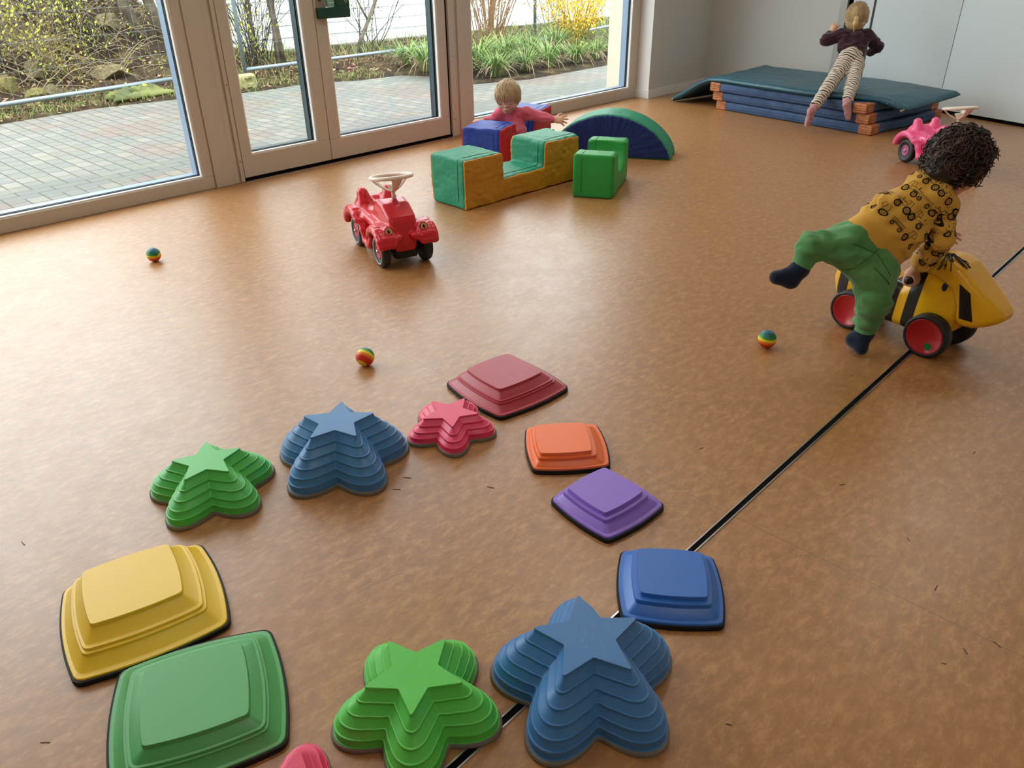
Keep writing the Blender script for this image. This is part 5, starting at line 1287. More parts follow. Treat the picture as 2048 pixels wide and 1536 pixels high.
JA = {k: np.array(v) for k, v in JA.items()}
baseA = np.array([2.46, .78, 0.])
MA_ = rot_basis((.80, -.40, -.42), (.30, -.12, 1))
s = SDF((2.18, .50, -.01), (2.90, 1.07, .78), .0036)
J = JA
head(s, J['head'], MA_, neck=J['neck']-V3(.02, -.02, .03))
Tx0 = (J['neck']-J['hemC']); Tx0 /= np.linalg.norm(Tx0)
limb(s, [J['neck'], (J['shL']+J['shR'])/2, (J['hemC']*.6+J['neck']*.4), J['hemC'], (J['hipL']+J['hipR'])/2-Tx0*.02], [.034, .036, .040, .040, .042])
limb(s, [J['shL'], J['shR']], [.028, .028]); limb(s, [J['shR'], J['elR'], J['wrR']], [.027, .023, .0185]); limb(s, [J['shL'], J['elL'], J['wrL']], [.027, .022, .0165])
limb(s, [J['hipL']-Tx0*.01, J['hipR']-Tx0*.01], [.045, .045]); limb(s, [J['hipR'], J['knR'], J['anR']], [.052, .036, .022]); limb(s, [J['hipL'], J['knL'], J['anL']], [.050, .034, .022])
limb(s, [J['anR'], J['heR'], J['toR']], [.020, .020, .014]); limb(s, [J['anL'], J['heL'], J['toL']], [.020, .019, .013])
# gripping hand round the near handle grip
hx = V3(-.177, -.984, 0); hy = V3(.984, -.177, 0); bar = NF+hx*-.100+V3(0, 0, .236)
palm = bar+hy*.034-hx*.012+V3(0, 0, .016)
s.cap(J['wrR'], palm, .0175, .017, k=.008); s.ell(palm, (.019, .025, .013), np.stack([hx, hy, V3(0, 0, 1)], axis=1), k=.006)
for i in range(4):
    yy = .014+.0125*i; r = .0058+.0003*(i in (1, 2)); R_ = .0185; prev = None
    for a in np.linspace(math.radians(95), math.radians(-150), 7):
        p = bar+hy*yy+hx*math.cos(a)*R_+V3(0, 0, math.sin(a)*R_)
        if prev is not None: s.cap(prev, p, r, r, k=.0015)
        prev = p
prev = None
for a in np.linspace(math.radians(130), math.radians(235), 4):
    p = bar+hy*(.018-.004*(a-2.2))+hx*math.cos(a)*.019+V3(0, 0, math.sin(a)*.019)
    if prev is not None: s.cap(prev, p, .0068, .0062, k=.002)
    prev = p
hand(s, J['wrL'], J['haL']-J['wrL'], (-.2, -.5, -.6), (.2, -.2, 1), curl=.25, g=.92, spread=.30)
V, Fc = s.mesh(1); V[:, 2] = np.maximum(V[:, 2], .002)
pA = link_mesh('person', V-baseA, Fc, m_skin, None, True, loc=tuple(baseA))
tag(pA, 'curly-haired toddler in yellow tractor print top and green trousers climbing onto striped ride-on', 'person', 'children in the room')
face_parts(pA, J['head'], MA_, 'open')
# trousers
s = SDF((2.18, .58, .02), (2.66, 1.12, .52), .0042)
Tx = (J['neck']-J['hemC']); Tx /= np.linalg.norm(Tx)
hl = J['hemL']*.80+J['hemR']*.20; hr = J['hemR']*.84+J['hemL']*.16
limb(s, [hl-Tx*.005, hr-Tx*.005], [.058, .060]); s.cap(J['hipL'], J['hipR'], .068, .072, k=.02)
s.cap(J['hipR'], J['knR'], .070, .052, k=.02); s.cap(J['knR'], J['anR']+V3(0, 0, .045), .052, .044, k=.012); s.cap(J['anR']+V3(0, 0, .05), J['anR']+V3(0, 0, .008), .038, .035, k=.008)
s.cap(J['hipL'], J['knL']*.6+J['hipL']*.4, .062, .050, k=.022); s.cap(J['knL']*.6+J['hipL']*.4, J['knL'], .050, .044, k=.012)
aL = J['anL']; s.cap(J['knL'], aL*.6+J['knL']*.4, .044, .036, k=.012); s.cap(aL*.6+J['knL']*.4, aL*.85+J['knL']*.15, .032, .030, k=.006)
def foldsA(P):
    dR = np.exp(-((P[:, 2]-.14)/.07)**2)*(P[:, 0] < 2.55)
    a = wob(P*np.array([1, 1, 1.8]), 62)*.0032+wob(P*np.array([1.6, 1, .7]), 130)*.0013
    z2 = np.sin(P[:, 2]*150+3*wob(P, 12))*.0028*dR
    d2 = np.exp(-(np.linalg.norm(P-J['knL'], axis=1)/.07)**2)*np.sin((P@V3(.6, -.6, .5))*170+2.5*wob(P, 15))*.0035
    seam = -.0016*np.exp(-(((P-J['hipL']*.45-J['hipR']*.55)@((J['hipR']-J['hipL'])/np.linalg.norm(J['hipR']-J['hipL'])))/.003)**2)
    return a+z2+d2-seam
s.warp(foldsA); s.plane(hl*.5+hr*.5+Tx*.020, Tx, .16); s.plane(J['anR']+V3(0, 0, .004), (0, 0, -1), .06); dl_ = (aL-J['knL'])/np.linalg.norm(aL-J['knL']); s.plane(aL-dl_*.004, dl_, .045)
m_green = mat('cotton_green', lin(84, 140, 82), .85, .15, sheen=.3, bump=(160, .35, .003), var=(7, lin(98, 154, 94), .4, .6))
trs = s.build('trousers', m_green, pA, 1)
bvt = BVHTree.FromObject(trs, bpy.context.evaluated_depsgraph_get())
camdir = V3(-.72, -.66, .25)
def on_surf(bv, p, dirv, root, lift=.0012):
    o_ = Vector(p)-Vector(root.location)+Vector(dirv)*.3; h = bv.ray_cast(o_, -Vector(dirv)); return (h[0]+h[1]*lift) if h[0] is not None else None
m_seamg = mat('seam_green', lin(44, 98, 46), .85, .1)
def seamline(name, pts, r, m, bv, parent, dirv=camdir):
    out = [on_surf(bv, p, dirv/np.linalg.norm(dirv), parent, .0002) for p in pts]; out = [o for o in out if o is not None]
    mb = MB(); mb.tube(out, r, 5); return mb.build(name, m, parent, True)
ctr = (J['hipL']+J['hipR'])/2; lat = (J['hipR']-J['hipL'])/np.linalg.norm(J['hipR']-J['hipL'])
seamline('pocket_seam', [J['hipR']+lat*a-Tx*(.012+.10*(a-.0)**1) for a in np.linspace(-.030, .048, 10)], .0013, m_seamg, bvt, pA)
seamline('back_seam', [ctr-lat*.008+Tx*t for t in np.linspace(.045, -.06, 10)], .0012, m_seamg, bvt, pA)
seamline('yoke_seam', [ctr+lat*a+Tx*(.028-.3*abs(a)) for a in np.linspace(-.075, .085, 14)], .0011, m_seamg, bvt, pA)
# socks
m_navy = mat('sock_navy', lin(24, 34, 54), .9, .1, sheen=.3, bump=(260, .3, .002))
for A in ('R', 'L'):
    s = SDF(np.minimum(J['an'+A], J['to'+A])-.09, np.maximum(J['an'+A], J['to'+A])+.09, .0034)
    up = V3(0, 0, .05) if A == 'R' else (J['knL']-J['anL'])*.6
    limb(s, [J['an'+A]+up, J['an'+A], J['he'+A], J['to'+A]], [.0265, .0275, .0245, .0205], k=.012); s.cap(J['an'+A], J['to'+A], .024, .018, k=.012); s.warp(lambda P: wob(P, 45)*.0012)
    V, Fc = s.mesh(1); V[:, 2] = np.maximum(V[:, 2], .0008); link_mesh('sock', V-baseA, Fc, m_navy, pA, True)
# shirt
s = SDF((2.28, .52, .22), (2.88, 1.0, .68), .0040)
HL, HR = J['hemL']*.84+J['hemR']*.16, J['hemR']*.88+J['hemL']*.12
s.cap(HL, J['shL']*.9+J['shR']*.1, .056, .046); tR = J['shR']+V3(-.48, .50, .70)*.034; s.cap(HR, tR, .054, .040, k=.02); s.cap(J['hemC'], J['neck']-Tx*.03, .064, .050, k=.03); s.cap(J['shL'], J['shR'], .044, .040, k=.02); s.cap((J['shL']+J['shR'])/2, J['neck']-Tx*.012, .042, .036, k=.015)
s.cap(HL*.5+J['shL']*.5, HR*.55+tR*.45, .058, .052, k=.02)
s.cap(J['shR'], J['elR'], .037, .036, k=.004); s.cap(J['elR'], J['wrR']*.92+J['elR']*.08, .036, .030, k=.004)
s.cap(J['shL'], J['elL'], .039, .034, k=.016); s.cap(J['elL'], J['wrL']*.9+J['elL']*.1, .034, .027, k=.01)
def foldsS(P):
    t = (P-J['hemC'])@Tx
    band = np.clip((t-.050)/.006, 0, 1)
    blouse = -.0065*np.exp(-((t-.062)/.014)**2)
    fold = (wob(P, 58)*.0024+np.sin((P@V3(.9, .1, -1.2))*95+2.6*wob(P, 24))*.0022)*np.clip((t-.04)/.03, 0, 1)
    low = np.exp(-((t-.10)/.05)**2)*np.sin((P@V3(.3, .9, -.8))*125+2*wob(P, 28))*.0030
    return blouse+fold+low*band+(1-band)*.0028*(t > -.05)
s.warp(foldsS); s.plane(J['hemC']+Tx*-.002, -Tx, .14)
fR = (J['wrR']-J['elR'])/np.linalg.norm(J['wrR']-J['elR']); s.plane(J['wrR']-fR*.010, fR, .05); fL = (J['wrL']-J['elL'])/np.linalg.norm(J['wrL']-J['elL']); s.plane(J['wrL']-fL*.012, fL, .05)
nk = (J['head']-J['neck']); nk /= np.linalg.norm(nk); s.plane(J['neck']+nk*.012, nk, .06)
V, Fc = s.mesh(1)
m_mustard = mat('cotton_mustard', lin(206, 156, 58), .85, .15, sheen=.3, bump=(170, .3, .003), var=(8, lin(216, 166, 68), .4, .6)); m_print = mat('tractor_print', lin(34, 30, 28), .8, .1)
# tractor prints welded onto the cloth
bvs = BVHTree.FromPolygons([tuple(v) for v in V], [tuple(map(int, f)) for f in Fc])
PV = []; PF = []
def put(pts2, anchor, U, Wv, N):
    out = []
    for (x, y) in pts2:
        o_ = Vector(anchor+U*x+Wv*y+N*.03); h = bvs.ray_cast(o_, Vector(-N), .08)
        if h[0] is None: return None
        out.append(h[0]+h[1]*.0009)
    return out
def ribbon(path, w, anchor, U, Wv, N, closed=False):
    P = [np.array(p, float) for p in path]; n = len(P); q = []
    for i in range(n):
        a = P[i-1] if (i > 0 or closed) else P[i]; b = P[(i+1) % n] if (i < n-1 or closed) else P[i]; t = b-a; t = t/(np.linalg.norm(t)+1e-9); m_ = np.array([-t[1], t[0]])
        q += [P[i]+m_*w/2, P[i]-m_*w/2]
    o_ = put(q, anchor, U, Wv, N)
    if o_ is None: return
    b0 = len(V)+len(PV); PV.extend(o_); rng = n if closed else n-1
    for i in range(rng): a, c = b0+2*i, b0+2*((i+1) % n); PF.append((a, a+1, c+1, c))
def circ(cx, cy, r, n=14): return [(cx+r*math.cos(2*math.pi*i/n), cy+r*math.sin(2*math.pi*i/n)) for i in range(n)]
def tractor(anchor, U, Wv, N, flip=1, sc=1.0, kind=0):
    f = lambda pts: [(x*flip*sc, y*sc) for x, y in pts]; R_ = lambda pts, w, cl=False: ribbon(f(pts), w*sc, anchor, U, Wv, N, cl)
    if kind == 1:  # trailer
        R_([(-.020, .004), (.020, .004), (.020, .012), (-.020, .012)], .0009, True)
        for i in range(9): R_([(-.017+.0042*i, .005), (-.017+.0042*i, .011)], .0011)
        for x in (-.013, .013): R_(circ(x, -.003, .0045), .0022, True); R_(circ(x, -.003, .0012, 8), .0012, True)
        R_([(-.024, .0), (-.013, .003), (.013, .003)], .001); return
    R_(circ(-.013, -.002, .0078), .0034, True); R_(circ(-.013, -.002, .0032, 10), .0012, True); R_(circ(.014, -.004, .0062), .0030, True); R_(circ(.014, -.004, .0024, 10), .0010, True)
    R_([(-.004, .002), (.020, .003), (.021, .011), (.003, .012), (.001, .022), (-.012, .022), (-.014, .009)], .0010); R_([(.003, .012), (-.004, .010), (-.004, .003)], .001); R_([(.014, .012), (.014, .019)], .0016); R_([(-.005, .022), (-.005, .010)], .0009)
    R_([(.006, .0045), (.018, .0055)], .0024)
def axis_frame(p0, p1):
    a = p1-p0; L = np.linalg.norm(a); a = a/L; e = lat-a*lat.dot(a); e /= np.linalg.norm(e); g = np.cross(a, e); return a, e, g, L
rn = random.Random(2)
a_, e_, g_, L_ = axis_frame(J['hemC'], J['neck'])
for r_i, t in enumerate(np.arange(.080, L_+.03, .052)):
    for c_i in range(7):
        an = (c_i+.5*(r_i % 2))/7*2*math.pi; N = e_*math.cos(an)+g_*math.sin(an); c0 = J['hemC']+a_*t
        h = bvs.ray_cast(Vector(c0+N*.2), Vector(-N), .2)
        if h[0] is None: continue
        if (np.array(h[0])-c0)@N > .125: continue
        U = np.cross(a_, N)*-1; tractor(np.array(h[0]), U, a_, N, 1 if (r_i+c_i) % 3 else -1, 1.28, 1 if (c_i+2*r_i) % 4 == 1 else 0)
for (p0, p1, rr) in ((J['shR'], J['elR'], .04), (J['elR'], J['wrR'], .034), (J['shL'], J['elL'], .038), (J['elL'], J['wrL'], .03)):
    a2, e2, g2, L2 = axis_frame(p0, p1)
    for r_i, t in enumerate(np.arange(.03, L2-.018, .05)):
        for c_i in range(4):
            an = (c_i+.5*(r_i % 2))/4*2*math.pi+.4; N = e2*math.cos(an)+g2*math.sin(an); c0 = p0+a2*t; h = bvs.ray_cast(Vector(c0+N*.09), Vector(-N), .09)
            if h[0] is None or (np.array(h[0])-c0)@N > .055: continue
            tractor(np.array(h[0]), np.cross(a2, N), -a2, N, 1, 1.2, 0)
VV = np.concatenate([V, np.array([tuple(p) for p in PV])]); FF = Fc.tolist()+PF
shirt = link_mesh('shirt', VV-baseA, FF, None, pA, True, mats=[m_mustard, m_print], fmat=[0]*len(Fc)+[1]*len(PF))
# curly hair
def curls(c, M, n, seed, R_, ok, r0=.0026):
    rn = np.random.RandomState(seed); mb = MB(); k = 0
    while k < n:
        v = rn.normal(size=3); v /= np.linalg.norm(v)
        if not ok(v): continue
        k += 1; d = M@v; p = c+M@(v*R_); ax = d*.8+rn.normal(size=3)*.55+V3(0, 0, -.35); ax /= np.linalg.norm(ax)
        e1 = np.cross(ax, rn.normal(size=3)); e1 /= np.linalg.norm(e1); e2 = np.cross(ax, e1); hr = rn.uniform(.0075, .0145); turns = rn.uniform(.9, 1.7); L = rn.uniform(.014, .036); ph = rn.uniform(0, 6.28); pts = []; st = 20
        for i in range(st):
            q = i/(st-1); a = ph+turns*6.283*q; g = min(1, q*3)
            pts.append(p+ax*L*q+(e1*math.cos(a)+e2*math.sin(a))*hr*g+V3(0, 0, -.014)*q*q)
        mb.tube(pts, [r0*(1-.65*(i/(st-1))**1.5) for i in range(st)], 5)
    return mb
m_brown = mat('hair_dark_brown', lin(44, 30, 24), .40, .45, bump=(260, .5, .002), var=(18, lin(84, 58, 42), .45, .7))
okA = lambda v: not (v[0] > .50 and v[2] < .45) and not (v[2] < -.55 and v[0] > .0) and v[2] > -.92
s = SDF(J['head']-.14, J['head']+.14, .004); f_, l_, u_ = MA_[:, 0], MA_[:, 1], MA_[:, 2]
s.ell(J['head']+u_*.016-f_*.004, (.088, .075, .082), MA_); s.ell(J['head']-f_*.040-u_*.035, (.044, .060, .046), MA_, k=.02); s.warp(lambda P: wob(P, 55)*.006+wob(P, 120)*.0025)
s.plane(J['head']+f_*.058-u_*.0, f_-u_*.25, .17); s.ell(J['head']+f_*.07-u_*.06, (.085, .07, .07), MA_, k=.004, op='sub')
hr_ = s.build('hair', m_brown, pA, 1)
mb = curls(J['head']+u_*.018, MA_, 1250, 4, V3(.081, .073, .079), okA, .0034); mb.v = [tuple(np.array(v)-baseA) for v in mb.v]; o = mb.build('curls', m_brown, hr_, True)
mb = curls(J['head']+u_*.018, MA_, 110, 14, V3(.086, .080, .084), okA, .0011); mb.v = [tuple(np.array(v)-baseA) for v in mb.v]; o = mb.build('loose_curls', m_brown, hr_, True)

# ------------------------------------------------ baby in the foam seat
JB = dict(head=(3.799, 3.691, 0.371), neck=(3.832, 3.700, 0.285), chest=(3.851, 3.70, 0.225), belly=(3.858, 3.70, 0.145), pelvis=(3.872, 3.705, 0.10),
    shR=(3.772, 3.752, 0.247), elR=(3.723, 3.769, 0.215), wrR=(3.668, 3.797, 0.219), haR=(3.64, 3.811, 0.224), shL=(3.905, 3.628, 0.256), elL=(3.961, 3.524, 0.232), wrL=(3.994, 3.461, 0.223), haL=(4.01, 3.431, 0.221),
    hipR=(3.835, 3.735, 0.095), knR=(3.79, 3.640, 0.10), anR=(3.87, 3.62, 0.078), hipL=(3.905, 3.660, 0.095), knL=(3.86, 3.585, 0.10), anL=(3.90, 3.64, 0.08))
J = {k: np.array(v) for k, v in JB.items()}; JB = J
baseB = np.array([3.85, 3.69, .04]); MB_ = rot_basis((-.80, -.50, -.20), (-.02, .02, 1))
s = SDF((3.57, 3.33, .03), (4.10, 3.93, .50), .0030); head(s, J['head'], MB_, neck=J['neck']+V3(.01, .01, -.01), size=1.06)
limb(s, [J['neck'], J['chest'], J['belly'], J['pelvis']], [.034, .044, .048, .050]); limb(s, [J['shR'], J['elR'], J['wrR']], [.026, .021, .016]); limb(s, [J['shL'], J['elL'], J['wrL']], [.026, .022, .0165])
limb(s, [J['hipR'], J['knR'], J['anR']], [.040, .033, .022]); limb(s, [J['hipL'], J['knL'], J['anL']], [.040, .033, .022])
hand(s, J['wrR'], J['haR']-J['wrR'], (.1, .1, -1), (.5, -.6, 0), curl=.35, g=.88, spread=.2); hand(s, J['wrL'], V3(.50, -.82, -.02), (.6, .5, -.5), (-.3, -.2, .8), curl=.38, g=1.12, spread=.42)
V, Fc = s.mesh(1); pB = link_mesh('person', V-baseB, Fc, m_skin, None, True, loc=tuple(baseB)); tag(pB, 'fair-haired baby in a pink jumper sitting in the blue and red foam seat, looking down', 'person', 'children in the room')
face_parts(pB, J['head'], MB_, 'down', 1.06)
s = SDF((3.60, 3.40, .04), (4.07, 3.90, .33), .0034)
s.cap(J['pelvis'], J['chest'], .082, .070); s.cap(J['chest'], J['neck']-V3(0, 0, .018), .066, .040, k=.02); s.cap(J['shR'], J['shL'], .038, .038, k=.03); s.ell(J['belly']+V3(-.02, -.02, 0), (.085, .088, .075), k=.02)
s.cap(J['shR'], J['elR'], .038, .030, k=.02); s.cap(J['elR'], J['wrR'], .030, .0225, k=.01); s.cap(J['shL'], J['elL'], .038, .033, k=.02); s.cap(J['elL'], J['wrL'], .033, .0235, k=.01)
def foldsB(P):
    c2 = np.sin(((P-J['wrL'])@V3(.5, -.86, 0))*420)*.0013*np.exp(-(((P-J['wrL'])@V3(.5, -.86, 0)+.02)/.025)**2)
    return wob(P*np.array([1, 1, 1.6]), 62)*.0022+np.sin(P[:, 2]*150+3*wob(P, 30))*.0016+wob(P, 130)*.0006+c2
s.warp(foldsB); d = (J['wrL']-J['elL'])/np.linalg.norm(J['wrL']-J['elL']); s.plane(J['wrL']+d*.004, d, .04); d = (J['wrR']-J['elR'])/np.linalg.norm(J['wrR']-J['elR']); s.plane(J['wrR']+d*.002, d, .04); s.plane(J['neck']+V3(0, 0, .005), (-.2, -.15, 1), .055)
m_pink = mat('knit_pink', lin(214, 92, 116), .9, .1, sheen=.4, bump=(150, .5, .003), var=(12, lin(226, 110, 132), .4, .6)); swt = s.build('jumper', m_pink, pB, 1)
for q, (A, B) in enumerate((('shL', 'neck'), ('shR', 'neck'))):
    pass
mb = MB(); c = J['neck']+V3(-.004, -.003, -.001); mb.tube([tuple(c+V3(math.cos(a)*.040, math.sin(a)*.040, .004*math.cos(a-.7))-baseB) for a in np.linspace(0, 6.28, 29)[:-1]], .0042, 8, closed=True); mb.build('neck_rib', m_pink, swt, True)
s = SDF((3.72, 3.50, .035), (4.0, 3.83, .2), .004); limb(s, [J['hipR'], J['knR'], J['anR']], [.048, .040, .030]); limb(s, [J['hipL'], J['knL'], J['anL']], [.048, .040, .030]); s.warp(lambda P: wob(P, 40)*.002)
V, Fc = s.mesh(1); V[:, 2] = np.maximum(V[:, 2], .040); link_mesh('leggings', V-baseB, Fc, mat('leggings_navy', lin(34, 44, 80), .85), pB, True)
# fine fair hair
def hair_cap(pers, c, M, rad, m, cuts, h=.003, rough=.0014, size=1.0):
    s = SDF(c-.13, c+.13, h); u = M[:, 2]; f = M[:, 0]
    s.ell(c+u*.012*size, rad, M); s.ell(c-f*.030*size-u*.030*size, V3(.058, .064, .058)*size, M, k=.02)
    s.warp(lambda P: np.sin(np.arctan2((P-c)@M[:, 1], (P-c)@M[:, 2]+.02)*30+2*wob(P, 30))*rough)
    for (a, r, k) in cuts: s.ell(c+M@np.array(a), r, M, k=k, op='sub')
    s.plane(c-u*.070*size, -u+f*.2, .2)
    return s.build('hair', m, pers, 1)
m_fair = mat('hair_fair', lin(184, 154, 116), .45, .4, bump=(200, .4, .001), stretch=(1, 1, .1), var=(30, lin(214, 190, 154), .4, .65))
hb = hair_cap(pB, J['head'], MB_, V3(.0925, .0775, .086)*1.06, m_fair, [((.084, 0, -.046), V3(.060, .068, .078), .006), ((.0, .085, -.040), V3(.030, .016, .034), .004), ((.0, -.085, -.040), V3(.030, .016, .034), .004)], size=1.06)
rn_ = np.random.RandomState(3)
okB = lambda v: v[2] > -.15 and not (v[0] > .72 and v[2] < .35) or (v[0] < -.1 and v[2] > -.7)
mb = strands(J['head']+MB_[:, 2]*.0127, MB_, 520, rn_, V3(.0935, .0785, .087)*1.06, okB, .075, .0013, lambda p: np.array([.95, -.25*np.sign(p[1]+.2), -.35]) if p[2] > .2 else np.array([.25, 0, -1.]))
mb.v = [tuple(np.array(v)-baseB) for v in mb.v]; mb.build('hair_locks', m_fair, hb, True)

# ------------------------------------------------ child lying over the mat stack, seen from behind
JC = dict(head=(6.370, 2.545, 0.734), neck=(6.362, 2.524, 0.665), chest=(6.332, 2.519, 0.588), belly=(6.28, 2.501, 0.496), pelvis=(6.215, 2.475, 0.442),
    shL=(6.28, 2.602, 0.614), elL=(6.235, 2.691, 0.578), wrL=(6.316, 2.694, 0.628), haL=(6.349, 2.689, 0.668), shR=(6.423, 2.455, 0.605), elR=(6.515, 2.402, 0.525), wrR=(6.524, 2.451, 0.486), haR=(6.53, 2.474, 0.476),
    hipL=(6.172, 2.500, 0.425), knL=(5.960, 2.488, 0.305), anL=(5.790, 2.500, 0.172), heL=(5.752, 2.502, 0.150), toL=(5.765, 2.520, 0.052), hipR=(6.237, 2.432, 0.424), knR=(6.060, 2.362, 0.318), anR=(5.905, 2.312, 0.220), heR=(5.872, 2.302, 0.200), toR=(5.900, 2.280, 0.110))
J = {k: np.array(v) for k, v in JC.items()}
# feet and shins hang in front of the stack edge
for k in ('toL',): J[k][2] = max(J[k][2], .024)
baseC = np.array([6.05, 2.48, .0]); MC_ = rot_basis((.86, .34, .16), (-.20, -.1, 1))
s = SDF((5.68, 2.20, -.005), (6.62, 2.80, .88), .0042); head(s, J['head'], MC_, neck=J['neck'], size=1.06)
fwC = V3(.8, .3, -.2)*.02; limb(s, [J['neck'], J['chest']+fwC, J['belly']+fwC, J['pelvis']], [.033, .036, .038, .040]); limb(s, [J['shL'], J['chest']+fwC, J['shR']], [.028, .036, .028], k=.02); limb(s, [J['shL'], J['elL'], J['wrL']], [.029, .025, .018]); limb(s, [J['shR'], J['elR'], J['wrR']], [.029, .025, .018])
limb(s, [J['hipL'], J['knL'], J['anL']], [.045, .036, .024]); limb(s, [J['hipR'], J['knR'], J['anR']], [.045, .036, .024])
limb(s, [J['anL'], J['heL'], J['toL']], [.022, .021, .016]); limb(s, [J['anR'], J['heR'], J['toR']], [.022, .021, .016])
hand(s, J['wrL'], J['haL']-J['wrL'], (.8, .2, 0), (.3, -.8, .2), curl=.25, g=1.05, spread=.3); hand(s, J['wrR'], J['haR']-J['wrR'], (-.2, .1, -1), (.8, .2, .2), curl=.5, g=1.0)
V, Fc = s.mesh(1); V[:, 2] = np.maximum(V[:, 2], .002); pC = link_mesh('person', V-baseC, Fc, m_skin, None, True, loc=tuple(baseC)); tag(pC, 'child with ponytail, dark cardigan and striped trousers leaning over the gym mat stack', 'person', 'children in the room')
face_parts(pC, J['head'], MC_, 'open', 1.06)
# cardigan
s = SDF((6.12, 2.27, .38), (6.62, 2.80, .74), .0040)
lt = (J['shR']-J['shL']); lt /= np.linalg.norm(lt); B0 = J['belly']*.6+J['pelvis']*.4
s.cap(J['shL']+lt*.02, B0-lt*.035, .046, .052); s.cap(J['shR']-lt*.02, B0+lt*.040, .046, .052, k=.02); s.cap(J['chest'], B0, .066, .066, k=.02); s.cap(J['shL'], J['shR'], .040, .040, k=.02); s.cap(J['chest'], J['neck']-V3(0, 0, .012), .052, .042, k=.015)
s.cap(J['shL'], J['elL'], .044, .042, k=.015); s.cap(J['elL'], J['wrL']*.8+J['elL']*.2, .042, .030, k=.008); s.cap(J['shR'], J['elR'], .044, .043, k=.015); s.cap(J['elR'], J['wrR'], .043, .032, k=.008)
s.warp(lambda P: wob(P, 64)*.0028+np.sin((P@V3(.2, .6, 1.4))*95+3*wob(P, 26))*.0018); up_ = (J['chest']-J['pelvis'])/np.linalg.norm(J['chest']-J['pelvis']); s.plane(B0-up_*.004+lt*.02, -up_-lt*.25, .15); d = (J['wrL']-J['elL'])/np.linalg.norm(J['wrL']-J['elL']); s.plane(J['wrL']-d*.022, d, .045); s.plane(J['neck']+V3(0, 0, .018), (0, 0, 1), .05)
m_card = mat('knit_dark_plum', lin(58, 30, 42), .9, .1, sheen=.3, bump=(140, .6, .003)); cg = s.build('cardigan', m_card, pC, 1)
mb = MB(); d = (J['wrR']-J['elR'])/np.linalg.norm(J['wrR']-J['elR'])
for k in range(16):
    a = k/16*6.283; e = np.cross(d, V3(0, 0, 1)); e /= np.linalg.norm(e); g = np.cross(d, e); c = J['elR']+d*.004+(e*math.cos(a)+g*math.sin(a))*.042-baseC; mb.lathe([(.001, -.004), (.006, -.002), (.006, .002), (.001, .004)], c, d, 6)
mb.build('cuff_frill', m_card, cg, True)
# striped trousers
s = SDF((5.72, 2.22, .09), (6.40, 2.68, .56), .0040)
s.cap(J['pelvis']+up_*.03, J['pelvis']+up_*.05, .070, .070); s.cap(J['pelvis']+up_*.045-lt*.025, J['hipL'], .056, .060, k=.02); s.cap(J['pelvis']+up_*.045+lt*.028, J['hipR'], .056, .060, k=.012); s.cap(J['hipL'], J['knL'], .060, .047, k=.010); s.cap(J['hipR'], J['knR'], .060, .048, k=.010)
s.cap(J['knL'], J['anL'], .047, .038, k=.012); s.cap(J['knR'], J['anR'], .048, .038, k=.012); s.warp(lambda P: wob(P, 70)*.0026+np.sin((P@V3(.3, .2, 1.2))*120+3*wob(P, 30))*.0020)
for A in 'LR': d = (J['an'+A]-J['kn'+A])/np.linalg.norm(J['an'+A]-J['kn'+A]); s.plane(J['an'+A]-d*.002, d, .055)
def striped():
    m = mat('striped_cotton', lin(222, 206, 186), .85, .15, sheen=.2, bump=(160, .3, .003)); t = m.node_tree; b = t.nodes['Principled BSDF']
    tc = node(t, 'ShaderNodeTexCoord'); n = node(t, 'ShaderNodeTexNoise'); n.inputs['Scale'].default_value = 14; t.links.new(tc.outputs['Object'], n.inputs['Vector'])
    dt = node(t, 'ShaderNodeVectorMath', operation='DOT_PRODUCT'); ax = (J['hipL']+J['hipR']-J['anL']-J['anR']); ax /= np.linalg.norm(ax); dt.inputs[1].default_value = tuple(ax); t.links.new(tc.outputs['Object'], dt.inputs[0])
    ad = node(t, 'ShaderNodeMath', operation='MULTIPLY_ADD'); t.links.new(n.outputs['Fac'], ad.inputs[0]); ad.inputs[1].default_value = .016; t.links.new(dt.outputs['Value'], ad.inputs[2])
    ml = node(t, 'ShaderNodeMath', operation='MULTIPLY'); ml.inputs[1].default_value = 1/.0190; t.links.new(ad.outputs[0], ml.inputs[0]); fr = node(t, 'ShaderNodeMath', operation='FRACT'); t.links.new(ml.outputs[0], fr.inputs[0])
    lt_ = node(t, 'ShaderNodeMath', operation='LESS_THAN'); lt_.inputs[1].default_value = .34; t.links.new(fr.outputs[0], lt_.inputs[0]); mx = node(t, 'ShaderNodeMix', data_type='RGBA'); mx.inputs[6].default_value = lin(222, 206, 186); mx.inputs[7].default_value = lin(46, 40, 44); t.links.new(lt_.outputs[0], mx.inputs[0]); t.links.new(mx.outputs[2], b.inputs['Base Color']); return m
s.build('striped_trousers', striped(), pC, 1)
m_psock = mat('sock_pale_pink', lin(196, 150, 150), .85, .1, sheen=.3, var=(40, lin(176, 120, 124), .45, .6))
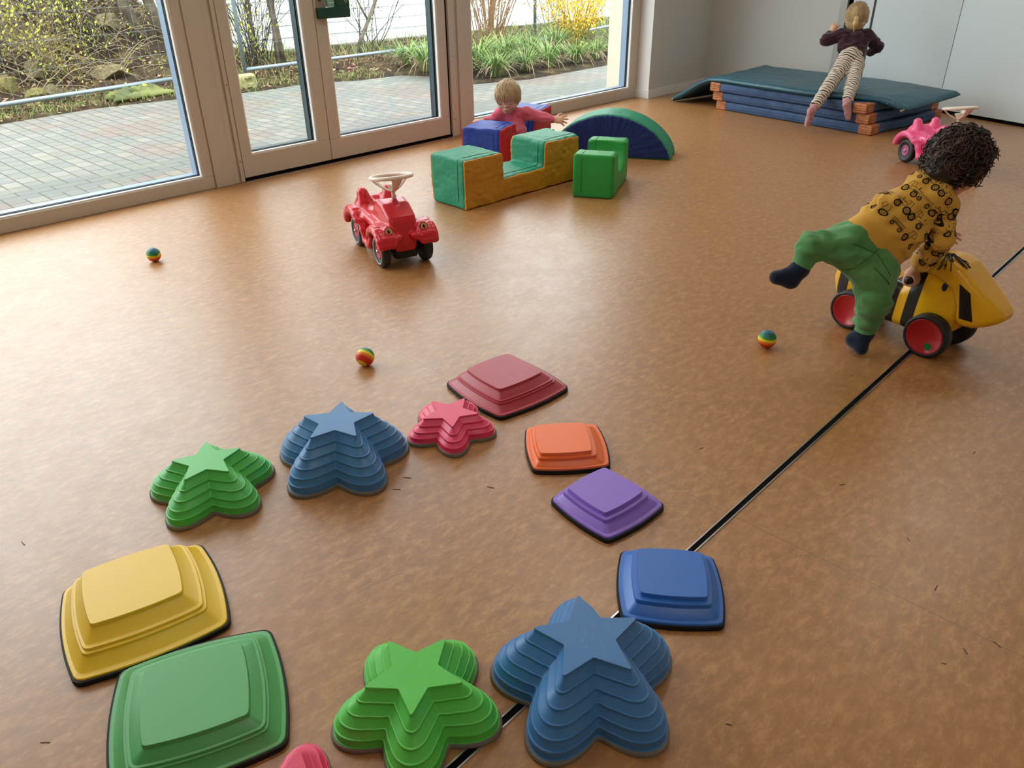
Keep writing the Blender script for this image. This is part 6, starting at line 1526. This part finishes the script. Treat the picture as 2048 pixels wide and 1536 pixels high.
for A in 'LR':
    s = SDF(np.minimum(J['an'+A], J['to'+A])-.07, np.maximum(J['an'+A], J['to'+A])+.07, .0034); d = (J['kn'+A]-J['an'+A])*.25; limb(s, [J['an'+A]+d, J['an'+A], J['he'+A], J['to'+A]], [.027, .026, .025, .021], k=.012); s.cap(J['an'+A], J['to'+A]*.7+J['an'+A]*.3, .024, .022, k=.015)
    V, Fc = s.mesh(1); V[:, 2] = np.maximum(V[:, 2], .0008); link_mesh('sock', V-baseC, Fc, m_psock, pC, True)
m_blond = mat('hair_blond', lin(176, 148, 104), .45, .4, bump=(200, .4, .001), stretch=(1, 1, .1), var=(30, lin(206, 180, 136), .4, .65))
hb = hair_cap(pC, J['head'], MC_, V3(.0925, .0775, .086)*1.06, m_blond, [((.085, 0, -.050), V3(.060, .070, .075), .006)], size=1.06)
mb = strands(J['head']+MC_[:, 2]*.0127, MC_, 520, np.random.RandomState(8), V3(.0935, .0785, .087)*1.06, lambda v: not (v[0] > .45 and v[2] < .4) and v[2] > -.75, .070, .0012, lambda p: np.array([-1.0, 0, .25])-p)
mb.v = [tuple(np.array(v)-baseC) for v in mb.v]; mb.build('hair_locks', m_blond, hb, True)
s = SDF(J['head']-.16, J['head']+.16, .003); f_, l_, u_ = MC_[:, 0], MC_[:, 1], MC_[:, 2]; pt = J['head']-f_*.104+u_*.020
s.cap(pt+f_*.006, pt-f_*.018, .011, .014); s.cap(pt-f_*.018, pt-f_*.024-u_*.035, .015, .018, k=.01); s.cap(pt-f_*.024-u_*.035, pt-f_*.014-u_*.090, .018, .005, k=.01); s.warp(lambda P: np.sin(((P-pt)@l_)*900)*.0012)
V, Fc = s.mesh(1); link_mesh('ponytail', V-baseC, Fc, mat('ponytail_pale_blond', lin(206, 176, 124), .45, .4, bump=(200, .4, .001), stretch=(1, 1, .1)), hb, True)
mb = MB(); mb.tube([tuple(pt-f_*.004+(l_*math.cos(a)+u_*math.sin(a))*.0125-baseC) for a in np.linspace(0, 6.28, 21)[:-1]], .0032, 7, closed=True); mb.build('hair_tie', mat('hair_tie_red', lin(168, 60, 60), .6), hb, True)
